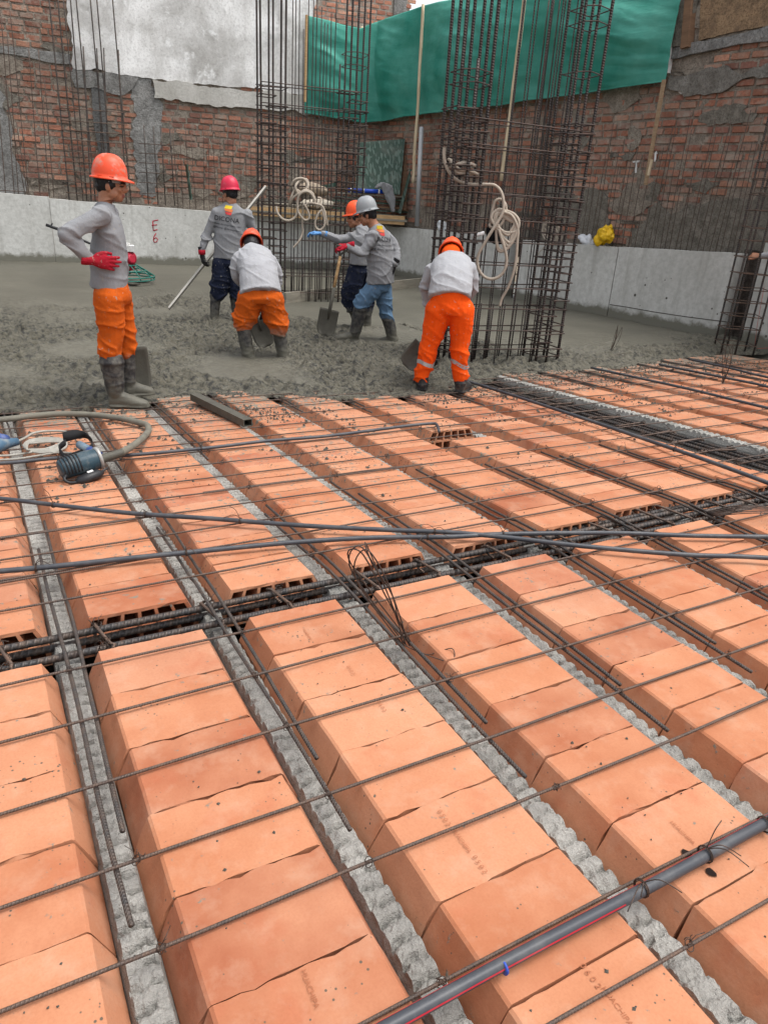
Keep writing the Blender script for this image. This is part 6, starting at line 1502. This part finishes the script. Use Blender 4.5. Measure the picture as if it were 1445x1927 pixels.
# power trowel
c = cp(236, 527, .05); Pw = Plane(c); r, v = Pw.r, Pw.v; root = empty('power_trowel', c, 'green power trowel with red engine partly behind the standing worker', 'power trowel')
GREEN = mk_plain('green_paint', (.01, .14, .11), .45, .25, 20, (.2, .19, .15), .25)
mb = MB()
ringp = lambda R_, z: [c+r*math.cos(t)*R_+v*math.sin(t)*R_+ZV*z for t in np.linspace(0, 2*math.pi, 40)]
for R_, z in ((.46, .03), (.46, .075), (.33, .16), (.20, .24)): mb.tube(ringp(R_, z), .011, 8)
for k in range(12):
    t = k*math.pi/6; d = r*math.cos(t)+v*math.sin(t); mb.tube([c+d*.46+ZV*.03, c+d*.46+ZV*.08, c+d*.20+ZV*.24, c+d*.08+ZV*.28], .009, 6)
mb.build('guard_ring', GREEN, root, True)
mb = MB(); mb.tube([c+ZV*.1, c+ZV*.32], .1, 16)
for k in range(4): t = k*math.pi/2+.4; d = r*math.cos(t)+v*math.sin(t); M_ = Matrix.Rotation(t, 3, 'Z'); mb.box(c+d*.25+ZV*-.02, (.3, .14, .012), Matrix((d, d.cross(ZV)*-1, ZV)).transposed())
mb.build('blades', MUDSTEEL, root, False)
ENG = mk_plain('red_engine', (.33, .012, .03), .45, .25, 14); mb = MB(); mb.ell(Pw(240, 486, .0), (.15, .13, .13)); mb.tube([Pw(243, 490, -.08), Pw(250, 487, -.14)], [.085, .075], 14); mb.box(Pw(236, 500, 0), (.26, .24, .12)); remesh(mb, 'engine', ENG, .015, root, 1)
mb = MB(); M_ = Matrix((r, v, ZV)).transposed(); mb.box(Pw(238, 467, 0), (.24, .20, .09), M_); mb.tube([Pw(240, 461, 0), Pw(240, 457, 0)], .04, 12); mb.build('fuel_tank', PLASTER, root)
mb = MB(); mb.tube(curve_pts([Pw(232, 495, 0), Pw(200, 470, -.05), Pw(165, 456, -.1), Pw(120, 435, -.15), Pw(112, 432, -.15)], 6), .018, 10); hb = mb.build('handle_bar', BLACK, root, True)
mb = MB(); mb.tube([Pw(118, 434, -.15), Pw(87, 423, -.18)], .022, 10); mb.tube([Pw(96, 427, -.17), Pw(99, 420, -.17)], .012, 8); mb.build('grip', BLACK, hb, True)
# ---------------------------------------------------------------- concrete vibrator on the blocks
g0 = gp(150, 893, .0); Pv = Plane(gp(160, 900, 0)); r, v = Pv.r, Pv.v
root = empty('concrete_vibrator', gp(160, 895, 0), 'dark blue electric concrete vibrator with a hose lying on the clay blocks', 'power tool')
TEAL = mk_plain('dark_teal_plastic', (.022, .050, .068), .45, .3, 24, (.22, .21, .19), .3)
D = lambda x, y, dd: Pv(x, y, dd)
a, b = D(113, 884, -.01), D(187, 862, .05); ax = (b-a).normalized(); sd_ = ax.cross(ZV).normalized(); up_ = sd_.cross(ax)
mb = MB(); Lh = (b-a).length
mb.loft([(a+ax*(Lh*t), w_, h_, sd_, up_) for t, w_, h_ in ((-.02, .034, .034), (.0, .048, .046), (.06, .056, .053), (.35, .060, .058), (.7, .062, .060), (.95, .058, .056), (1.0, .046, .045))], 20)
mb.loft([(a+ax*(Lh*t)-up_*.03, .03, .03, sd_, up_) for t in (.05, .5, .95)], 12)
mot = remesh(mb, 'motor_housing', TEAL, .006, root, 1)
for k in range(6):
    mb = MB(); p = a+ax*(.012+k*.017); mb.tube([p+(sd_*math.cos(t)+up_*math.sin(t))*(.0625-.008*(k == 0)) for t in np.linspace(-.3, 2.0, 12)], .0035, 6); mb.build('vent_slot', BLACK, mot, True)
mb = MB(); mb.tube([b-ax*.012, b+ax*.004], .063, 20); mb.build('front_flange', mk_plain('pale_alloy', (.36, .35, .33), .5, .3, 20, None, 0, .1, .4), root, True)
mb = MB(); q = [D(187, 866, .05), D(197, 862, .06), D(214, 857, .08), D(232, 851, .1)]; mb.tube(curve_pts(q, 4), [.034, .030, .028, .026, .025, .024, .024, .024, .023, .023, .023, .022, .022], 14); mb.build('hose_fitting', MUDSTEEL, root, True)
HOSE = mk_plain('muddy_rubber_hose', (.155, .145, .115), .75, .35, 18, (.08, .075, .065), .4, .3)
mb = MB(); hp_ = [(228, 853), (246, 842), (264, 829), (275, 818), (280, 810), (277, 800), (264, 796), (240, 790), (215, 785.5), (180, 781), (140, 779), (100, 779.5), (60, 783), (20, 788), (-20, 792), (-80, 800)]
hs = [gp(x, y, .035+.03*(i < 3)) for i, (x, y) in enumerate(hp_)]; hs[0] = D(228, 852, .1); mb.tube(curve_pts(hs, 6), .0205, 14); mb.build('flexible_hose', HOSE, root, True)
mb = MB(); a2, b2 = D(147, 907, -.07), D(190, 890, -.03); ax2 = (b2-a2).normalized(); s2 = ax2.cross(ZV).normalized(); u2_ = s2.cross(ax2); L2_ = (b2-a2).length
mb.loft([(a2+ax2*(L2_*t), w_, h_, s2, u2_) for t, w_, h_ in ((-.12, .010, .010), (.0, .017, .017), (.08, .030, .026), (.5, .033, .028), (.92, .030, .026), (1.0, .017, .017), (1.12, .010, .010))], 16)
sw = mb.build('inline_switch', BLACK, root, True); mb = MB(); mb.box(a2+ax2*(L2_*.62)+u2_*.028-s2*.004, (.030, .018, .004), Matrix((ax2, s2, u2_)).transposed()); mb.build('switch_button', PLASTER, sw)
mb = MB(); mb.tube(curve_pts([D(126, 893, -.05), D(122, 902, -.08), D(130, 908, -.09), D(142, 908, -.08), a2], 6), .008, 8); mb.build('power_lead', BLACK, root, True); mb = MB(); mb.tube(curve_pts([b2, D(197, 884, -.02), D(203, 881, 0)], 4), .007, 8); mb.build('lead_stub', BLACK, root, True)
# strap, plug and cable
mb = MB(); st = [(119, 823, .34), (140, 818, .36), (160, 818, .36), (173, 828, .32), (175, 838, .26), (165, 846, .2), (148, 854, .14), (130, 862, .1), (120, 862, .12), (113, 850, .18), (112, 842, .24), (124, 832, .28)]
C_ = curve_pts([Pv(*q) for q in st], 6); vs = []
for i, p in enumerate(C_): w_ = Vector((0, 0, 1))*(.020+.008*math.cos(i*.13))+v*.012*math.sin(i*.3); vs += [p-w_, p+w_]
mb.add(vs, [(2*i, 2*i+1, 2*i+3, 2*i+2) for i in range(len(C_)-1)]); sp = tag(mb.build('carry_strap', mk_plain('black_webbing', (.010, .010, .011), .85), None, True), 'black carrying strap curled behind the concrete vibrator', 'strap'); sp.modifiers.new('t', 'SOLIDIFY').thickness = .004
PLUGB = mk_plain('blue_plug', (.015, .05, .21), .45, .25, 30, (.25, .25, .22), .3); PLUGP = mk_plain('pale_blue_plug', (.065, .125, .19), .5, .3, 30, (.3, .29, .25), .4)
o = empty('blue_plug', Pv(175, 855, .12), 'blue industrial plug behind the vibrator motor', 'plug'); mb = MB(); mb.tube([Pv(168, 848, .16), Pv(184, 860, .1)], [.028, .036], 14); mb.build('socket_body', PLUGB, o, True); mb = MB(); mb.tube([Pv(149, 836, .22), Pv(168, 848, .16)], [.022, .026], 14); mb.build('plug_body', PLUGP, o, True)
o = empty('blue_plug', gp(10, 838, .03), 'muddy blue plug with cable at the left edge', 'plug'); mb = MB(); mb.tube([gp(-25, 846, .05), gp(-2, 838, .05), gp(14, 834, .045), gp(33, 831, .04)], [.045, .042, .032, .024], 14); mb.build('plug_body', PLUGP, o, True); mb = MB(); mb.tube([gp(-10, 826, .07), gp(14, 828, .07)], [.04, .03], 12); mb.build('plug_cap', PLUGB, o, True)
CAB = mk_plain('grey_cable', (.30, .285, .25), .6, .3, 30, (.18, .17, .14), .35)
def cab(pxs, r_, label): return thingtube('cable', [gp(x, y, o_) for x, y, o_ in pxs], r_, CAB, label, 'cable', 8, 7, 'cables by the vibrator')
cab([(33, 831, .04), (48, 824, .04), (62, 816, .05), (80, 812, .05), (110, 811, .05), (132, 814, .05), (150, 822, .04)], .0075, 'grey cable arching from the left plug to the strap')
pts = []
for k in range(5): pts += [(44+k*2, 838+k*2, .03+.008*k), (60, 850-k, .03), (95, 852-k*2, .035), (124, 842-k*2.5, .04), (120, 828+k, .04), (90, 824+k*2, .04), (56, 829+k*1.5, .035)]
cab(pts, .007, 'grey cable coiled in flat loops beside the strap')
cab([(-20, 858, .03), (20, 857, .03), (60, 851, .03), (95, 842, .04), (124, 830, .05)], .0065, 'straight upper run of cable entering from the left edge')
cab([(-20, 866, .03), (30, 864, .03), (70, 858, .03), (108, 852, .035), (135, 853, .04), (147, 858, .05)], .0065, 'straight lower run of cable entering from the left edge')
